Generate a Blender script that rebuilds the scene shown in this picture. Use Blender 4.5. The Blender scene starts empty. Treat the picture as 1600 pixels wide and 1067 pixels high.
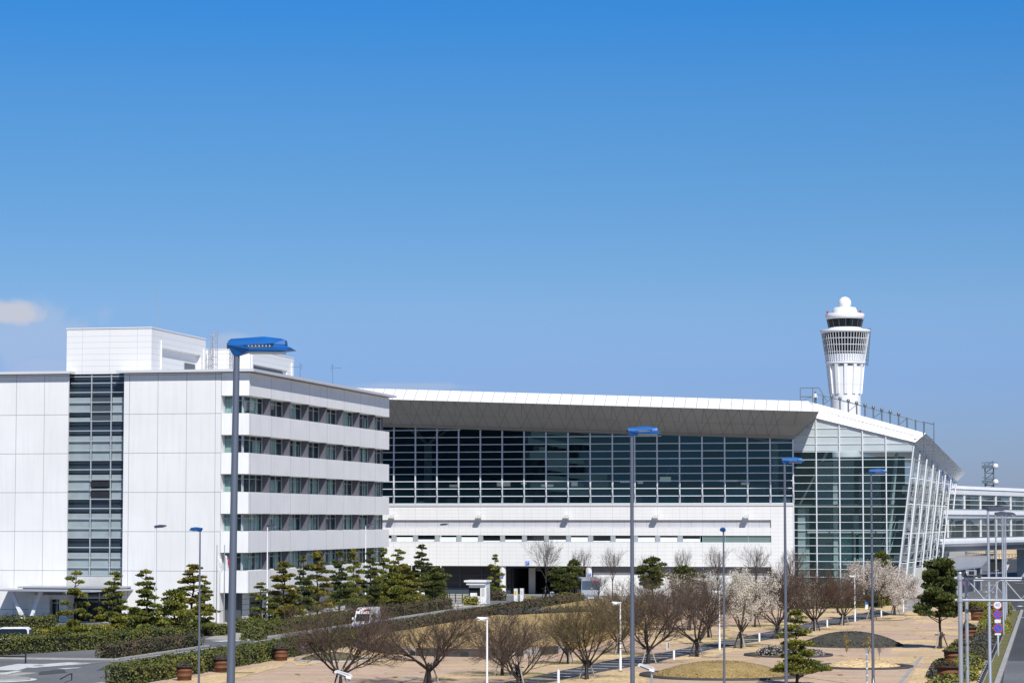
import bpy, math, random
from math import sin, cos, tan, radians, pi, atan2, sqrt
from mathutils import Vector, Matrix, noise as mnoise

S = bpy.context.scene
COL = S.collection

# ------------------------------------------------------------------ camera
FPX = 4000.0                 # focal length in pixels of the 1600 px wide photo
YAW = radians(11.9)          # the world axes are the axes of the buildings
CH = 10.3                    # eye height on the footbridge
PITCH = math.atan(279.5 / FPX)
cd = bpy.data.cameras.new('camera')
cam = bpy.data.objects.new('camera', cd)
COL.objects.link(cam)
cd.sensor_width = 36.0
cd.lens = FPX / 1600.0 * 36.0
cd.clip_start = 1.0
cd.clip_end = 12000.0
cam.location = (0, 0, CH)
cam.rotation_euler = (pi / 2 + PITCH, 0, YAW)
S.camera = cam

# ------------------------------------------------------------------ sun and sky
SUN_EL, SUN_AZ = radians(44.5), radians(30.0)     # azimuth measured from -Y towards +X
sdir = Vector((sin(SUN_AZ) * cos(SUN_EL), -cos(SUN_AZ) * cos(SUN_EL), sin(SUN_EL)))
sl = bpy.data.lights.new('sun', 'SUN')
sl.energy = 4.6
sl.angle = radians(0.5)
sl.color = (1.0, 0.965, 0.91)
so = bpy.data.objects.new('sun', sl)
COL.objects.link(so)
so.rotation_euler = sdir.to_track_quat('Z', 'Y').to_euler()
so.location = (0, 0, 200)

W = bpy.data.worlds.new("World")
S.world = W
W.use_nodes = True
nt = W.node_tree
N, L = nt.nodes, nt.links
bg = N['Background']
sky = N.new('ShaderNodeTexSky')
sky.sky_type = 'NISHITA'
sky.sun_disc = False
sky.sun_elevation = SUN_EL
sky.sun_rotation = atan2(sdir.x, sdir.y)
sky.altitude = 0
sky.air_density = 1.0
sky.dust_density = 0.3
sky.ozone_density = 3.0
bg.inputs[1].default_value = 0.11
geo = N.new('ShaderNodeTexCoord')


def wm(op, a, b=None, c=None):
    n = N.new('ShaderNodeMath')
    n.operation = op
    for i, v in enumerate((a, b, c)):
        if v is None:
            continue
        if isinstance(v, (int, float)):
            n.inputs[i].default_value = v
        else:
            L.new(v, n.inputs[i])
    return n.outputs[0]


def pix_ray(u, v):
    dx = (u - 800) / FPX
    dy = (533.5 - v) / FPX
    yc = cos(PITCH) - dy * sin(PITCH)
    z = sin(PITCH) + dy * cos(PITCH)
    return Vector((dx * cos(YAW) - yc * sin(YAW), dx * sin(YAW) + yc * cos(YAW), z))


# the clear sky deepens quickly away from the horizon: tint it with elevation
sepd = N.new('ShaderNodeSeparateXYZ')
L.new(geo.outputs['Generated'], sepd.inputs[0])
ramp = N.new('ShaderNodeValToRGB')
cr = ramp.color_ramp
cr.elements[0].position = 0.0
cr.elements[0].color = (0.34, 0.42, 0.75, 1)
cr.elements[1].position = 1.0
cr.elements[1].color = (0.42, 0.55, 0.70, 1)
for p_, c_ in ((0.056, (.37, .50, .89, 1)), (.07, (.405, .54, .87, 1)), (.0835, (.41, .565, .85, 1)), (.0974, (.376, .565, .84, 1)), (.127, (.321, .566, .837, 1)), (.164, (.255, .567, .886, 1)), (.20, (.15, .551, .97, 1)), (.27, (.13, .50, .92, 1)), (.48, (.40, .54, .72, 1))):
    e_ = cr.elements.new(p_)
    e_.color = c_
L.new(sepd.outputs[2], ramp.inputs[0])
tint = N.new('ShaderNodeMix')
tint.data_type = 'RGBA'
tint.blend_type = 'MULTIPLY'
tint.inputs[0].default_value = 1.0
L.new(sky.outputs[0], tint.inputs[6])
L.new(ramp.outputs[0], tint.inputs[7])
# a few small distant clouds low on the left
nz = N.new('ShaderNodeTexNoise')
nz.inputs['Scale'].default_value = 60.0
nz.inputs['Detail'].default_value = 5.0
L.new(geo.outputs['Generated'], nz.inputs['Vector'])
cl = None
for (u, v, rx, rz, amt) in ((14, 487, .0125, .0052, .85), (40, 530, .034, .016, .26), (62, 572, .014, .0050, .30), (372, 538, .0120, .0045, .34),
                            (640, 604, .026, .0018, .25), (352, 545, .012, .004, .2)):
    c = pix_ray(u, v).normalized()
    right = Vector((cos(YAW), sin(YAW), 0))
    d = N.new('ShaderNodeVectorMath')
    d.operation = 'DOT_PRODUCT'
    L.new(geo.outputs['Generated'], d.inputs[0])
    d.inputs[1].default_value = right
    ex = wm('DIVIDE', wm('SUBTRACT', d.outputs['Value'], c.dot(right)), rx)
    ez = wm('DIVIDE', wm('SUBTRACT', sepd.outputs[2], c.z), rz)
    r2 = wm('SQRT', wm('ADD', wm('MULTIPLY', ex, ex), wm('MULTIPLY', ez, ez)))
    w2 = wm('ADD', r2, wm('MULTIPLY', wm('SUBTRACT', nz.outputs[0], .5), 2.2))
    mr = N.new('ShaderNodeMapRange')
    mr.interpolation_type = 'SMOOTHSTEP'
    L.new(w2, mr.inputs[0])
    mr.inputs[1].default_value = 1.25
    mr.inputs[2].default_value = 0.45
    m = wm('MULTIPLY', mr.outputs[0], amt)
    cl = m if cl is None else wm('MAXIMUM', cl, m)
mx = N.new('ShaderNodeMix')
mx.data_type = 'RGBA'
L.new(cl, mx.inputs[0])
L.new(tint.outputs[2], mx.inputs[6])
mx.inputs[7].default_value = (5.5, 5.5, 6.1, 1)
L.new(mx.outputs[2], bg.inputs[0])

S.view_settings.view_transform = 'Standard'
S.view_settings.look = 'None'
S.view_settings.gamma = 1.0
S.view_settings.use_curve_mapping = False
S.view_settings.exposure = 0.0
S.cycles.max_bounces = 6
S.cycles.transparent_max_bounces = 12

# ------------------------------------------------------------------ measuring helpers


def G(u, v, h=0.0):
    """ground point (height h) seen at a spot of the photograph"""
    r = pix_ray(u, v)
    k = (h - CH) / r.z
    return Vector((r.x * k, r.y * k, h))


def PY(u, v, Y):
    r = pix_ray(u, v)
    k = Y / r.y
    return Vector((r.x * k, Y, CH + r.z * k))


def pxm(p):
    """metres per photo pixel at p"""
    return (-p[0] * sin(YAW) + p[1] * cos(YAW)) / FPX


# ------------------------------------------------------------------ materials
MATS = {}


def M(name, col, rough=.6, metal=0.0, ns=None, na=0.0, col2=None, spec=.5, seams=(), seamcol=None, streak=0.0, stretch=None, bump=0.0):
    m = bpy.data.materials.new(name)
    m.use_nodes = True
    t = m.node_tree
    b = t.nodes['Principled BSDF']
    b.inputs['Roughness'].default_value = rough
    b.inputs['Metallic'].default_value = metal
    b.inputs['Specular IOR Level'].default_value = spec
    out = None
    gp = t.nodes.new('ShaderNodeNewGeometry')
    rgb = t.nodes.new('ShaderNodeRGB')
    rgb.outputs[0].default_value = (*col, 1)
    out = rgb.outputs[0]

    def mth(op, a, b_=None):
        n = t.nodes.new('ShaderNodeMath')
        n.operation = op
        for i, v in enumerate((a, b_)):
            if v is None:
                continue
            if isinstance(v, (int, float)):
                n.inputs[i].default_value = v
            else:
                t.links.new(v, n.inputs[i])
        return n.outputs[0]

    def mix(f, a, b_):
        n = t.nodes.new('ShaderNodeMix')
        n.data_type = 'RGBA'
        if isinstance(f, (int, float)):
            n.inputs[0].default_value = f
        else:
            t.links.new(f, n.inputs[0])
        for i, v in ((6, a), (7, b_)):
            if isinstance(v, tuple):
                n.inputs[i].default_value = (*v[:3], 1)
            else:
                t.links.new(v, n.inputs[i])
        return n.outputs[2]
    vec = gp.outputs['Position']
    if stretch:
        mp = t.nodes.new('ShaderNodeMapping')
        mp.inputs['Scale'].default_value = stretch
        t.links.new(vec, mp.inputs[0])
        vec = mp.outputs[0]
    if ns:
        for k, (sc, am) in enumerate(zip(ns if isinstance(ns, tuple) else (ns,), na if isinstance(na, tuple) else (na,))):
            n = t.nodes.new('ShaderNodeTexNoise')
            n.inputs['Scale'].default_value = sc
            n.inputs['Detail'].default_value = 4
            t.links.new(vec, n.inputs['Vector'])
            mr = t.nodes.new('ShaderNodeMapRange')
            t.links.new(n.outputs[0], mr.inputs[0])
            mr.inputs[1].default_value = .33
            mr.inputs[2].default_value = .67
            f = mr.outputs[0]
            if col2 and k == 0:
                out = mix(mth('MULTIPLY', f, am), out, col2)
            else:
                g = mth('ADD', mth('MULTIPLY', f, 2 * am), 1 - am)
                mm = t.nodes.new('ShaderNodeMix')
                mm.data_type = 'RGBA'
                mm.blend_type = 'MULTIPLY'
                mm.inputs[0].default_value = 1
                t.links.new(out, mm.inputs[6])
                cb = t.nodes.new('ShaderNodeCombineColor')
                for i in range(3):
                    t.links.new(g, cb.inputs[i])
                t.links.new(cb.outputs[0], mm.inputs[7])
                out = mm.outputs[2]
            if bump and k == 0:
                bp = t.nodes.new('ShaderNodeBump')
                bp.inputs['Strength'].default_value = bump
                bp.inputs['Distance'].default_value = .05
                t.links.new(n.outputs[0], bp.inputs['Height'])
                t.links.new(bp.outputs[0], b.inputs['Normal'])
    if streak:
        # rain streaks: noise stretched along Z
        mp = t.nodes.new('ShaderNodeMapping')
        mp.inputs['Scale'].default_value = (3.0, 3.0, .18)
        t.links.new(gp.outputs['Position'], mp.inputs[0])
        n = t.nodes.new('ShaderNodeTexNoise')
        n.inputs['Scale'].default_value = 1.2
        n.inputs['Detail'].default_value = 6
        t.links.new(mp.outputs[0], n.inputs['Vector'])
        mr = t.nodes.new('ShaderNodeMapRange')
        t.links.new(n.outputs[0], mr.inputs[0])
        mr.inputs[1].default_value = .45
        mr.inputs[2].default_value = .75
        out = mix(mth('MULTIPLY', mr.outputs[0], streak), out, tuple(c * .55 for c in col))
    if seams:
        sp = t.nodes.new('ShaderNodeSeparateXYZ')
        t.links.new(gp.outputs['Position'], sp.inputs[0])
        msk = None
        for (ax, per, off, wd) in seams:
            f = mth('FLOORED_MODULO', mth('SUBTRACT', sp.outputs['XYZ'.index(ax)], off - wd / 2), per)
            k = mth('LESS_THAN', f, wd)
            msk = k if msk is None else mth('MAXIMUM', msk, k)
        sc = seamcol or tuple(c * .45 for c in col)
        out = mix(msk, out, tuple(sc))
    t.links.new(out, b.inputs['Base Color'])
    MATS[name] = m
    return m


def glassmat(name, tint=(.02, .03, .035), trans=.4, ior=1.7, rough=.015, coat=(1, 1, 1), through=(.82, .92, .91), pane=None):
    """window glass: sharp reflections over a body that lets part of the light through"""
    m = bpy.data.materials.new(name)
    m.use_nodes = True
    t = m.node_tree
    b = t.nodes['Principled BSDF']
    b.inputs['Base Color'].default_value = (*tint, 1)
    b.inputs['Roughness'].default_value = rough
    b.inputs['IOR'].default_value = ior
    b.inputs['Specular Tint'].default_value = (*coat, 1)
    if pane:
        # every pane sits a hair out of plane, so its reflection differs from its neighbour's
        g_ = t.nodes.new('ShaderNodeNewGeometry')
        sn_ = t.nodes.new('ShaderNodeVectorMath')
        sn_.operation = 'SNAP'
        ad_ = t.nodes.new('ShaderNodeVectorMath')
        ad_.operation = 'ADD'
        ad_.inputs[1].default_value = (34.56, 0.0, -12.66)
        t.links.new(g_.outputs['Position'], ad_.inputs[0])
        t.links.new(ad_.outputs[0], sn_.inputs[0])
        sn_.inputs[1].default_value = (pane[0], 100.0, pane[1])
        wn_ = t.nodes.new('ShaderNodeTexWhiteNoise')
        t.links.new(sn_.outputs[0], wn_.inputs[0])
        sb_ = t.nodes.new('ShaderNodeVectorMath')
        sb_.operation = 'MULTIPLY_ADD'
        t.links.new(wn_.outputs['Color'], sb_.inputs[0])
        sb_.inputs[1].default_value = (.022, .022, .022)
        sb_.inputs[2].default_value = (-.011, -.011, -.011)
        a2_ = t.nodes.new('ShaderNodeVectorMath')
        a2_.operation = 'ADD'
        t.links.new(sb_.outputs[0], a2_.inputs[0])
        t.links.new(g_.outputs['Normal'], a2_.inputs[1])
        nm_ = t.nodes.new('ShaderNodeVectorMath')
        nm_.operation = 'NORMALIZE'
        t.links.new(a2_.outputs[0], nm_.inputs[0])
        t.links.new(nm_.outputs[0], b.inputs['Normal'])
    tr = t.nodes.new('ShaderNodeBsdfTransparent')
    tr.inputs[0].default_value = (*through, 1)
    ms = t.nodes.new('ShaderNodeMixShader')
    ms.inputs[0].default_value = trans
    t.links.new(b.outputs[0], ms.inputs[1])
    t.links.new(tr.outputs[0], ms.inputs[2])
    t.links.new(ms.outputs[0], t.nodes['Material Output'].inputs[0])
    MATS[name] = m
    return m


# office block
M('white_panel', (.79, .785, .77), .55, ns=(.25,), na=(.03,), streak=.14, seams=(('X', 3.09, -89.55, .05), ('Z', 4.0, 21.18, .06)), seamcol=(.33, .34, .37))
M('band_panel', (.90, .89, .88), .5, ns=(.3,), na=(.03,), streak=.16, seams=(('Y', 7.04, 256.67, .07), ('X', 3.0, -82.75, .05)), seamcol=(.36, .37, .40))
M('penthouse_panel', (.80, .795, .78), .5, seams=(('Z', .62, 25.6, .035), ('X', 3.0, -92.2, .035)), seamcol=(.52, .53, .56), streak=.05)
M('roof_edge', (.62, .63, .66), .45)
M('roof_top', (.42, .42, .42), .9, ns=.8, na=.1)
M('fin_grey', (.11, .11, .135), .6, ns=.8, na=.05)
M('core_dark', (.06, .07, .08), .6)
M('frame_alu', (.50, .54, .56), .35, .3)
M('frame_dark', (.10, .12, .14), .4, .3)
M('curtain_pale', (.62, .78, .75), .8, ns=(6,), na=(.25,), stretch=(1, 1, .05))
M('blind_pale', (.80, .86, .86), .6, ns=(.9,), na=(.08,))
M('blind_slat', (.20, .23, .26), .6, seams=(('Z', .12, 0, .05),))
M('spandrel_dark', (.07, .10, .14), .12, ns=.5, na=.1)
M('concrete', (.55, .55, .54), .8, ns=(.6, 8), na=(.08, .05), streak=.15)
M('louver_white', (.62, .65, .67), .5, seams=(('Z', .55, .1, .06),), seamcol=(.22, .24, .27))
glassmat('office_glass', (.03, .05, .055), .68, 1.5)
glassmat('entrance_glass', (.02, .025, .03), .72, 1.5, .015, (1, 1, 1), (.84, .88, .90))
# terminal
M('tile_white', (.81, .80, .78), .45, ns=(.4,), na=(.02,), streak=.06, seams=(('X', 3.123, -34.56, .05), ('X', 1.041, -34.56, .022), ('Z', .52, 4.0, .028)), seamcol=(.56, .57, .60))
M('groove_grey', (.52, .52, .55), .6, ns=(.5,), na=(.05,), seams=(('X', 1.56, -34.56, .03),))
M('sill_grey', (.60, .60, .60), .5)
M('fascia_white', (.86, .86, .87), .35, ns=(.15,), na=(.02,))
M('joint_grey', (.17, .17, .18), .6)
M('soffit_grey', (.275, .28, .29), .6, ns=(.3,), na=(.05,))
M('soffit_pale', (.85, .85, .85), .6, seams=(('Y', 2.0, 0, .05),))
M('mullion', (.74, .76, .80), .35, .1)
M('interior_floor', (.22, .22, .21), .5)
M('interior_dark', (.10, .12, .13), .7, ns=.15, na=.3)
M('interior_wall', (.42, .50, .52), .7, ns=.1, na=.3)
M('interior_column', (.62, .70, .70), .5)
M('interior_teal', (.32, .58, .56), .5, ns=.2, na=.3)
M('glass_sky_reflect', (.50, .56, .57), .25, ns=(.2,), na=(.06,))  # pale sky reflection put into the colour of the upper wing glass
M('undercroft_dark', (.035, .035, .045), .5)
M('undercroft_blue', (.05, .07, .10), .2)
M('column_white', (.78, .78, .78), .5, streak=.1)
M('pipe_white', (.82, .83, .84), .4)
glassmat('terminal_glass', (.002, .010, .015), .36, 1.95, .006, (.45, .9, 1.0), pane=(3.123, 1.03))
glassmat('wing_glass', (.02, .05, .05), .66, 1.8, .006, (.75, 1, 1), pane=(3.14, 1.06))
glassmat('side_glass', (.02, .07, .07), .30, 1.42, .01, (.6, 1, 1))
glassmat('bridge_glass', (.03, .06, .055), .45, 1.5)
glassmat('strip_glass', (.20, .27, .26), .15, 1.5)
M('bridge_white', (.82, .82, .82), .4, ns=(.3,), na=(.04,), streak=.18)
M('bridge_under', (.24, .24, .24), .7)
M('metal_roof', (.50, .51, .53), .35, .4, ns=.8, na=.06)
# tower
M('tower_white', (.82, .82, .83), .5, ns=(.1,), na=(.03,), seams=(('Z', 6.0, 2.0, .12),), seamcol=(.6, .6, .62))
M('tower_glass', (.008, .012, .018), .08, spec=.3)
M('tower_slat', (.78, .80, .83), .5)
M('steel', (.20, .24, .27), .4, .5)
M('galv', (.48, .50, .53), .45, .55, ns=(2.0,), na=(.08,))
M('pole_grey', (.17, .19, .235), .4, .5, ns=(1.5,), na=(.05,), stretch=(1, 1, .3))
M('pole_white', (.80, .80, .81), .45, streak=.15)
M('blue_paint', (.005, .105, .36), .42, ns=(3,), na=(.10,), spec=.3)
M('head_grey', (.055, .065, .10), .5)
M('lens', (.70, .70, .66), .25)
lm_ = M('lit_sign', (.8, .85, .85), .5)
lm_.node_tree.nodes['Principled BSDF'].inputs['Emission Color'].default_value = (.8, .92, .95, 1)
lm_.node_tree.nodes['Principled BSDF'].inputs['Emission Strength'].default_value = .45
M('black', (.018, .018, .02), .5)
M('dark_metal', (.06, .065, .07), .5, .3)
M('white', (.80, .80, .80), .5)
M('red', (.55, .02, .03), .45)
M('blue_sign', (.015, .12, .60), .45)
M('digit_blue', (.04, .22, .60), .45)
M('yellow', (.70, .48, .04), .5)
# ground
M('ground', (.40, .38, .34), .95, ns=(.05, 1.2), na=(.12, .1))
M('asphalt', (.155, .157, .162), .9, ns=(.09, 3), na=(.16, .14))
M('asphalt_dark', (.062, .064, .066), .9, ns=(.08, 3), na=(.14, .12))
M('path_asphalt', (.062, .066, .075), .9, ns=(.3, 4), na=(.16, .12))
M('kerb_stone', (.40, .39, .37), .85, ns=(1.0,), na=(.12,))
M('pavement', (.32, .32, .31), .9, ns=(.15, 2), na=(.10, .08))
M('road_white', (.66, .66, .65), .7, ns=(1.6,), na=(.16,))
M('lawn', (.76, .56, .30), .95, ns=(.28, 4), na=(.6, .35), col2=(.47, .33, .17), bump=.3)
M('lawn_brown', (.50, .33, .13), .95, ns=(.2, 4), na=(.85, .4), col2=(.31, .235, .09), bump=.4)
M('lawn_green', (.20, .20, .06), .95, ns=(.6, 3), na=(.8, .2), col2=(.38, .28, .12))
M('mound_grass', (.38, .265, .105), .95, ns=(1.2, 9), na=(.6, .4), col2=(.24, .175, .06), bump=.6)
M('verge', (.19, .17, .06), .95, ns=(.8, 4), na=(.8, .3), col2=(.10, .11, .03))
M('mound_grey', (.050, .050, .038), .95, ns=(1.5, 7), na=(.75, .4), col2=(.095, .085, .07), bump=.8)
M('mound_soil', (.16, .13, .08), .95, ns=(1.0, 5), na=(.8, .3), col2=(.09, .10, .03), bump=.6)
M('block_dark', (.06, .055, .054), .85, ns=2, na=.15)
M('block_grey', (.42, .40, .37), .85, ns=2, na=.12)
M('corten', (.17, .066, .026), .75, ns=(2.2, 9), na=(.6, .2), col2=(.085, .036, .020))
M('corten_dark', (.05, .025, .016), .8)
# plants
M('bark_pine', (.035, .028, .024), .95)
M('bark', (.042, .033, .030), .95, ns=(3,), na=(.3,))
M('twig', (.090, .062, .046), .95, ns=(.5,), na=(.25,))
M('twig_olive', (.10, .075, .034), .95, ns=(.5,), na=(.25,))
M('twig_brown', (.088, .053, .036), .95, ns=(.5,), na=(.25,))
M('twig_grey', (.11, .092, .088), .95, ns=(.5,), na=(.2,))
M('stake_pale', (.36, .32, .28), .9)
M('stake_dark', (.05, .042, .04), .9)
M('petal', (.64, .58, .48), .8, ns=(1.2,), na=(.22,))
M('petal_pink', (.60, .53, .465), .8, ns=(1.2,), na=(.22,))
M('needle', (.080, .104, .015), .7, ns=(.8, 5), na=(.9, .4), col2=(.235, .225, .026))
M('needle_dark', (.052, .076, .016), .7, ns=(.8, 5), na=(.8, .4), col2=(.125, .13, .022))
M('needle_warm', (.082, .09, .013), .7, ns=(.7, 5), na=(.9, .4), col2=(.26, .205, .022))
M('hedge_green', (.060, .082, .018), .7, ns=(.5, 6), na=(.9, .35), col2=(.16, .16, .024))
M('hedge_lime', (.13, .145, .018), .7, ns=(.6, 6), na=(.9, .35), col2=(.29, .25, .022))
M('hedge_brown', (.115, .082, .048), .8, ns=(.4, 6), na=(.8, .35), col2=(.06, .07, .025))
M('hedge_grey', (.10, .092, .085), .8, ns=(.6, 6), na=(.8, .35), col2=(.055, .06, .035))
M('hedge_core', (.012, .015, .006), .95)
M('shrub_red', (.11, .045, .028), .8, ns=(1.2, 6), na=(.7, .3), col2=(.06, .05, .02))
M('shrub_yellow', (.42, .26, .02), .7, ns=(2, 6), na=(.7, .3), col2=(.16, .14, .02))
M('shrub_pale', (.42, .37, .37), .8, ns=(2, 6), na=(.9, .3), col2=(.20, .17, .15))
M('shrub_purple', (.22, .10, .20), .8, ns=(2, 6), na=(.7, .3), col2=(.14, .12, .05))
# vehicles
M('car_white', (.80, .80, .80), .25)
M('car_dark', (.03, .032, .038), .2)
M('car_silver', (.42, .44, .47), .25, .5)
M('car_glass', (.012, .016, .02), .05, spec=.8)
M('tyre', (.02, .02, .02), .8)
M('rim', (.5, .5, .52), .3, .7)
M('tail_red', (.42, .01, .015), .25)
M('bus_grey', (.34, .37, .42), .35, .2)
M('skin', (.55, .36, .27), .6)
M('cloth_pale', (.52, .66, .68), .8)
M('cloth_dark', (.06, .07, .09), .8)

# paving: brick-coloured courses 2 m deep
pv = bpy.data.materials.new('paving')
pv.use_nodes = True
t = pv.node_tree
b = t.nodes['Principled BSDF']
b.inputs['Roughness'].default_value = .9
gpn = t.nodes.new('ShaderNodeNewGeometry')
br = t.nodes.new('ShaderNodeTexBrick')
br.inputs['Color1'].default_value = (.47, .31, .195, 1)
br.inputs['Color2'].default_value = (.66, .485, .36, 1)
br.inputs['Mortar'].default_value = (.35, .26, .19, 1)
br.inputs['Scale'].default_value = 1.0
br.inputs['Mortar Size'].default_value = .02
br.inputs['Brick Width'].default_value = 2.6
br.inputs['Row Height'].default_value = 1.3
br.inputs['Bias'].default_value = .05
t.links.new(gpn.outputs['Position'], br.inputs['Vector'])
n1 = t.nodes.new('ShaderNodeTexNoise')
n1.inputs['Scale'].default_value = .12
n1.inputs['Detail'].default_value = 5
t.links.new(gpn.outputs['Position'], n1.inputs['Vector'])
n2 = t.nodes.new('ShaderNodeTexNoise')
n2.inputs['Scale'].default_value = 3
t.links.new(gpn.outputs['Position'], n2.inputs['Vector'])
ml = t.nodes.new('ShaderNodeMath')
ml.operation = 'MULTIPLY_ADD'
t.links.new(n1.outputs[0], ml.inputs[0])
ml.inputs[1].default_value = .7
ml.inputs[2].default_value = .1
mxp = t.nodes.new('ShaderNodeMix')
mxp.data_type = 'RGBA'
t.links.new(ml.outputs[0], mxp.inputs[0])
t.links.new(br.outputs[0], mxp.inputs[6])
mxp.inputs[7].default_value = (.56, .40, .27, 1)
ml2 = t.nodes.new('ShaderNodeMix')
ml2.data_type = 'RGBA'
ml2.blend_type = 'OVERLAY'
ml2.inputs[0].default_value = .35
t.links.new(mxp.outputs[2], ml2.inputs[6])
t.links.new(n2.outputs[0], ml2.inputs[7])
n3 = t.nodes.new('ShaderNodeTexNoise')
n3.inputs['Scale'].default_value = .11
n3.inputs['Detail'].default_value = 7
n3.inputs['Roughness'].default_value = .65
mp3 = t.nodes.new('ShaderNodeMapping')
mp3.inputs['Scale'].default_value = (1.0, .55, 1.0)
mp3.inputs['Location'].default_value = (13.0, 5.0, 0.0)
t.links.new(gpn.outputs['Position'], mp3.inputs[0])
t.links.new(mp3.outputs[0], n3.inputs['Vector'])
r3 = t.nodes.new('ShaderNodeMapRange')
t.links.new(n3.outputs[0], r3.inputs[0])
r3.inputs[1].default_value = .52
r3.inputs[2].default_value = .62
r3.inputs[4].default_value = .6
m3 = t.nodes.new('ShaderNodeMix')
m3.data_type = 'RGBA'
t.links.new(r3.outputs[0], m3.inputs[0])
t.links.new(ml2.outputs[2], m3.inputs[6])
m3.inputs[7].default_value = (.66, .48, .265, 1)
t.links.new(m3.outputs[2], b.inputs['Base Color'])
MATS['paving'] = pv

# ------------------------------------------------------------------ mesh helpers


class MB:
    """collects faces; build() links them as ONE mesh object"""

    def __init__(s):
        s.v, s.f, s.m, s.sm = [], [], [], []
        s.cur = 0

    def face(s, pts, smooth=False):
        i = len(s.v)
        s.v += [tuple(p) for p in pts]
        s.f.append(tuple(range(i, i + len(pts))))
        s.m.append(s.cur)
        s.sm.append(smooth)

    def idx(s, vs, fs, smooth=False):
        i = len(s.v)
        s.v += [tuple(p) for p in vs]
        for f in fs:
            s.f.append(tuple(k + i for k in f))
            s.m.append(s.cur)
            s.sm.append(smooth)

    def box(s, x0, x1, y0, y1, z0, z1):
        v = [(x0, y0, z0), (x1, y0, z0), (x1, y1, z0), (x0, y1, z0), (x0, y0, z1), (x1, y0, z1), (x1, y1, z1), (x0, y1, z1)]
        s.idx(v, [(0, 3, 2, 1), (4, 5, 6, 7), (0, 1, 5, 4), (1, 2, 6, 5), (2, 3, 7, 6), (3, 0, 4, 7)])
        return s

    def obox(s, c, ax, ay, az, hx, hy, hz):
        c = Vector(c)
        P = lambda a, b_, d: c + ax * a * hx + ay * b_ * hy + az * d * hz
        v = [P(-1, -1, -1), P(1, -1, -1), P(1, 1, -1), P(-1, 1, -1), P(-1, -1, 1), P(1, -1, 1), P(1, 1, 1), P(-1, 1, 1)]
        s.idx(v, [(0, 3, 2, 1), (4, 5, 6, 7), (0, 1, 5, 4), (1, 2, 6, 5), (2, 3, 7, 6), (3, 0, 4, 7)])
        return s

    def bar(s, p0, p1, w, h):
        p0, p1 = Vector(p0), Vector(p1)
        d = (p1 - p0)
        l = d.length
        d.normalize()
        up = Vector((0, 0, 1)) if abs(d.z) < .95 else Vector((0, 1, 0))
        sx = d.cross(up).normalized()
        uz = sx.cross(d)
        return s.obox((p0 + p1) / 2, d, sx, uz, l / 2, w / 2, h / 2)

    def prism(s, poly, z0, z1):
        """vertical prism over a plan polygon (anticlockwise)"""
        n = len(poly)
        v = [(p[0], p[1], z0) for p in poly] + [(p[0], p[1], z1) for p in poly]
        fs = [tuple(range(n - 1, -1, -1)), tuple(range(n, 2 * n))]
        fs += [(i, (i + 1) % n, n + (i + 1) % n, n + i) for i in range(n)]
        s.idx(v, fs)
        return s

    def extr(s, prof, a0, a1, axis='X'):
        """profile in the other two axes extruded along axis"""
        def P(p, a):
            return (a, p[0], p[1]) if axis == 'X' else (p[0], a, p[1])
        n = len(prof)
        v = [P(p, a0) for p in prof] + [P(p, a1) for p in prof]
        fs = [tuple(range(n)), tuple(range(2 * n - 1, n - 1, -1))]
        fs += [((i + 1) % n, i, n + i, n + (i + 1) % n) for i in range(n)]
        s.idx(v, fs)
        return s

    def tube(s, pts, rad, n=8, cap=True):
        pts = [Vector(p) for p in pts]
        if isinstance(rad, (int, float)):
            rad = [rad] * len(pts)
        rings = []
        for i, p in enumerate(pts):
            d = (pts[min(i + 1, len(pts) - 1)] - pts[max(i - 1, 0)]).normalized()
            up = Vector((0, 0, 1)) if abs(d.z) < .9 else Vector((1, 0, 0))
            a = d.cross(up).normalized()
            c = d.cross(a)
            rings.append([p + (a * cos(2 * pi * k / n) + c * sin(2 * pi * k / n)) * rad[i] for k in range(n)])
        v = [q for r in rings for q in r]
        fs = []
        for i in range(len(pts) - 1):
            for k in range(n):
                fs.append((i * n + k, i * n + (k + 1) % n, (i + 1) * n + (k + 1) % n, (i + 1) * n + k))
        s.idx(v, fs, n > 4)
        if cap and n > 3:
            s.face(rings[0][::-1])
            s.face(rings[-1])
        return s

    def lathe(s, prof, c=(0, 0, 0), n=24, smooth=True):
        v = []
        for (r, z) in prof:
            v += [(c[0] + r * cos(2 * pi * k / n), c[1] + r * sin(2 * pi * k / n), c[2] + z) for k in range(n)]
        fs = []
        for i in range(len(prof) - 1):
            for k in range(n):
                fs.append((i * n + k, i * n + (k + 1) % n, (i + 1) * n + (k + 1) % n, (i + 1) * n + k))
        s.idx(v, fs, smooth)
        s.face([v[k] for k in range(n)][::-1])
        s.face([v[(len(prof) - 1) * n + k] for k in range(n)])
        return s

    def mesh(s, name, mats, off=(0, 0, 0)):
        me = bpy.data.meshes.new(name)
        o = Vector(off)
        me.from_pydata([tuple(Vector(p) - o) for p in s.v], [], s.f)
        for m in ([mats] if isinstance(mats, str) else mats):
            me.materials.append(MATS[m])
        me.polygons.foreach_set('material_index', s.m)
        me.polygons.foreach_set('use_smooth', s.sm)
        me.update()
        return me

    def build(s, name, mats, parent=None, off=None):
        """parent: mesh coordinates are world ones; they are made relative to the parent's place"""
        o = Vector((0, 0, 0))
        p = parent
        while p is not None:
            o += p.location
            p = p.parent
        return link(name, s.mesh(name, mats, o if off is None else off), parent)


def link(name, me, parent=None):
    o = bpy.data.objects.new(name, me)
    COL.objects.link(o)
    if parent is not None:
        o.parent = parent
    return o


def tag(o, label, cat, group=None):
    o['label'] = label
    o['category'] = cat
    if group:
        o['group'] = group
    return o


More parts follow.
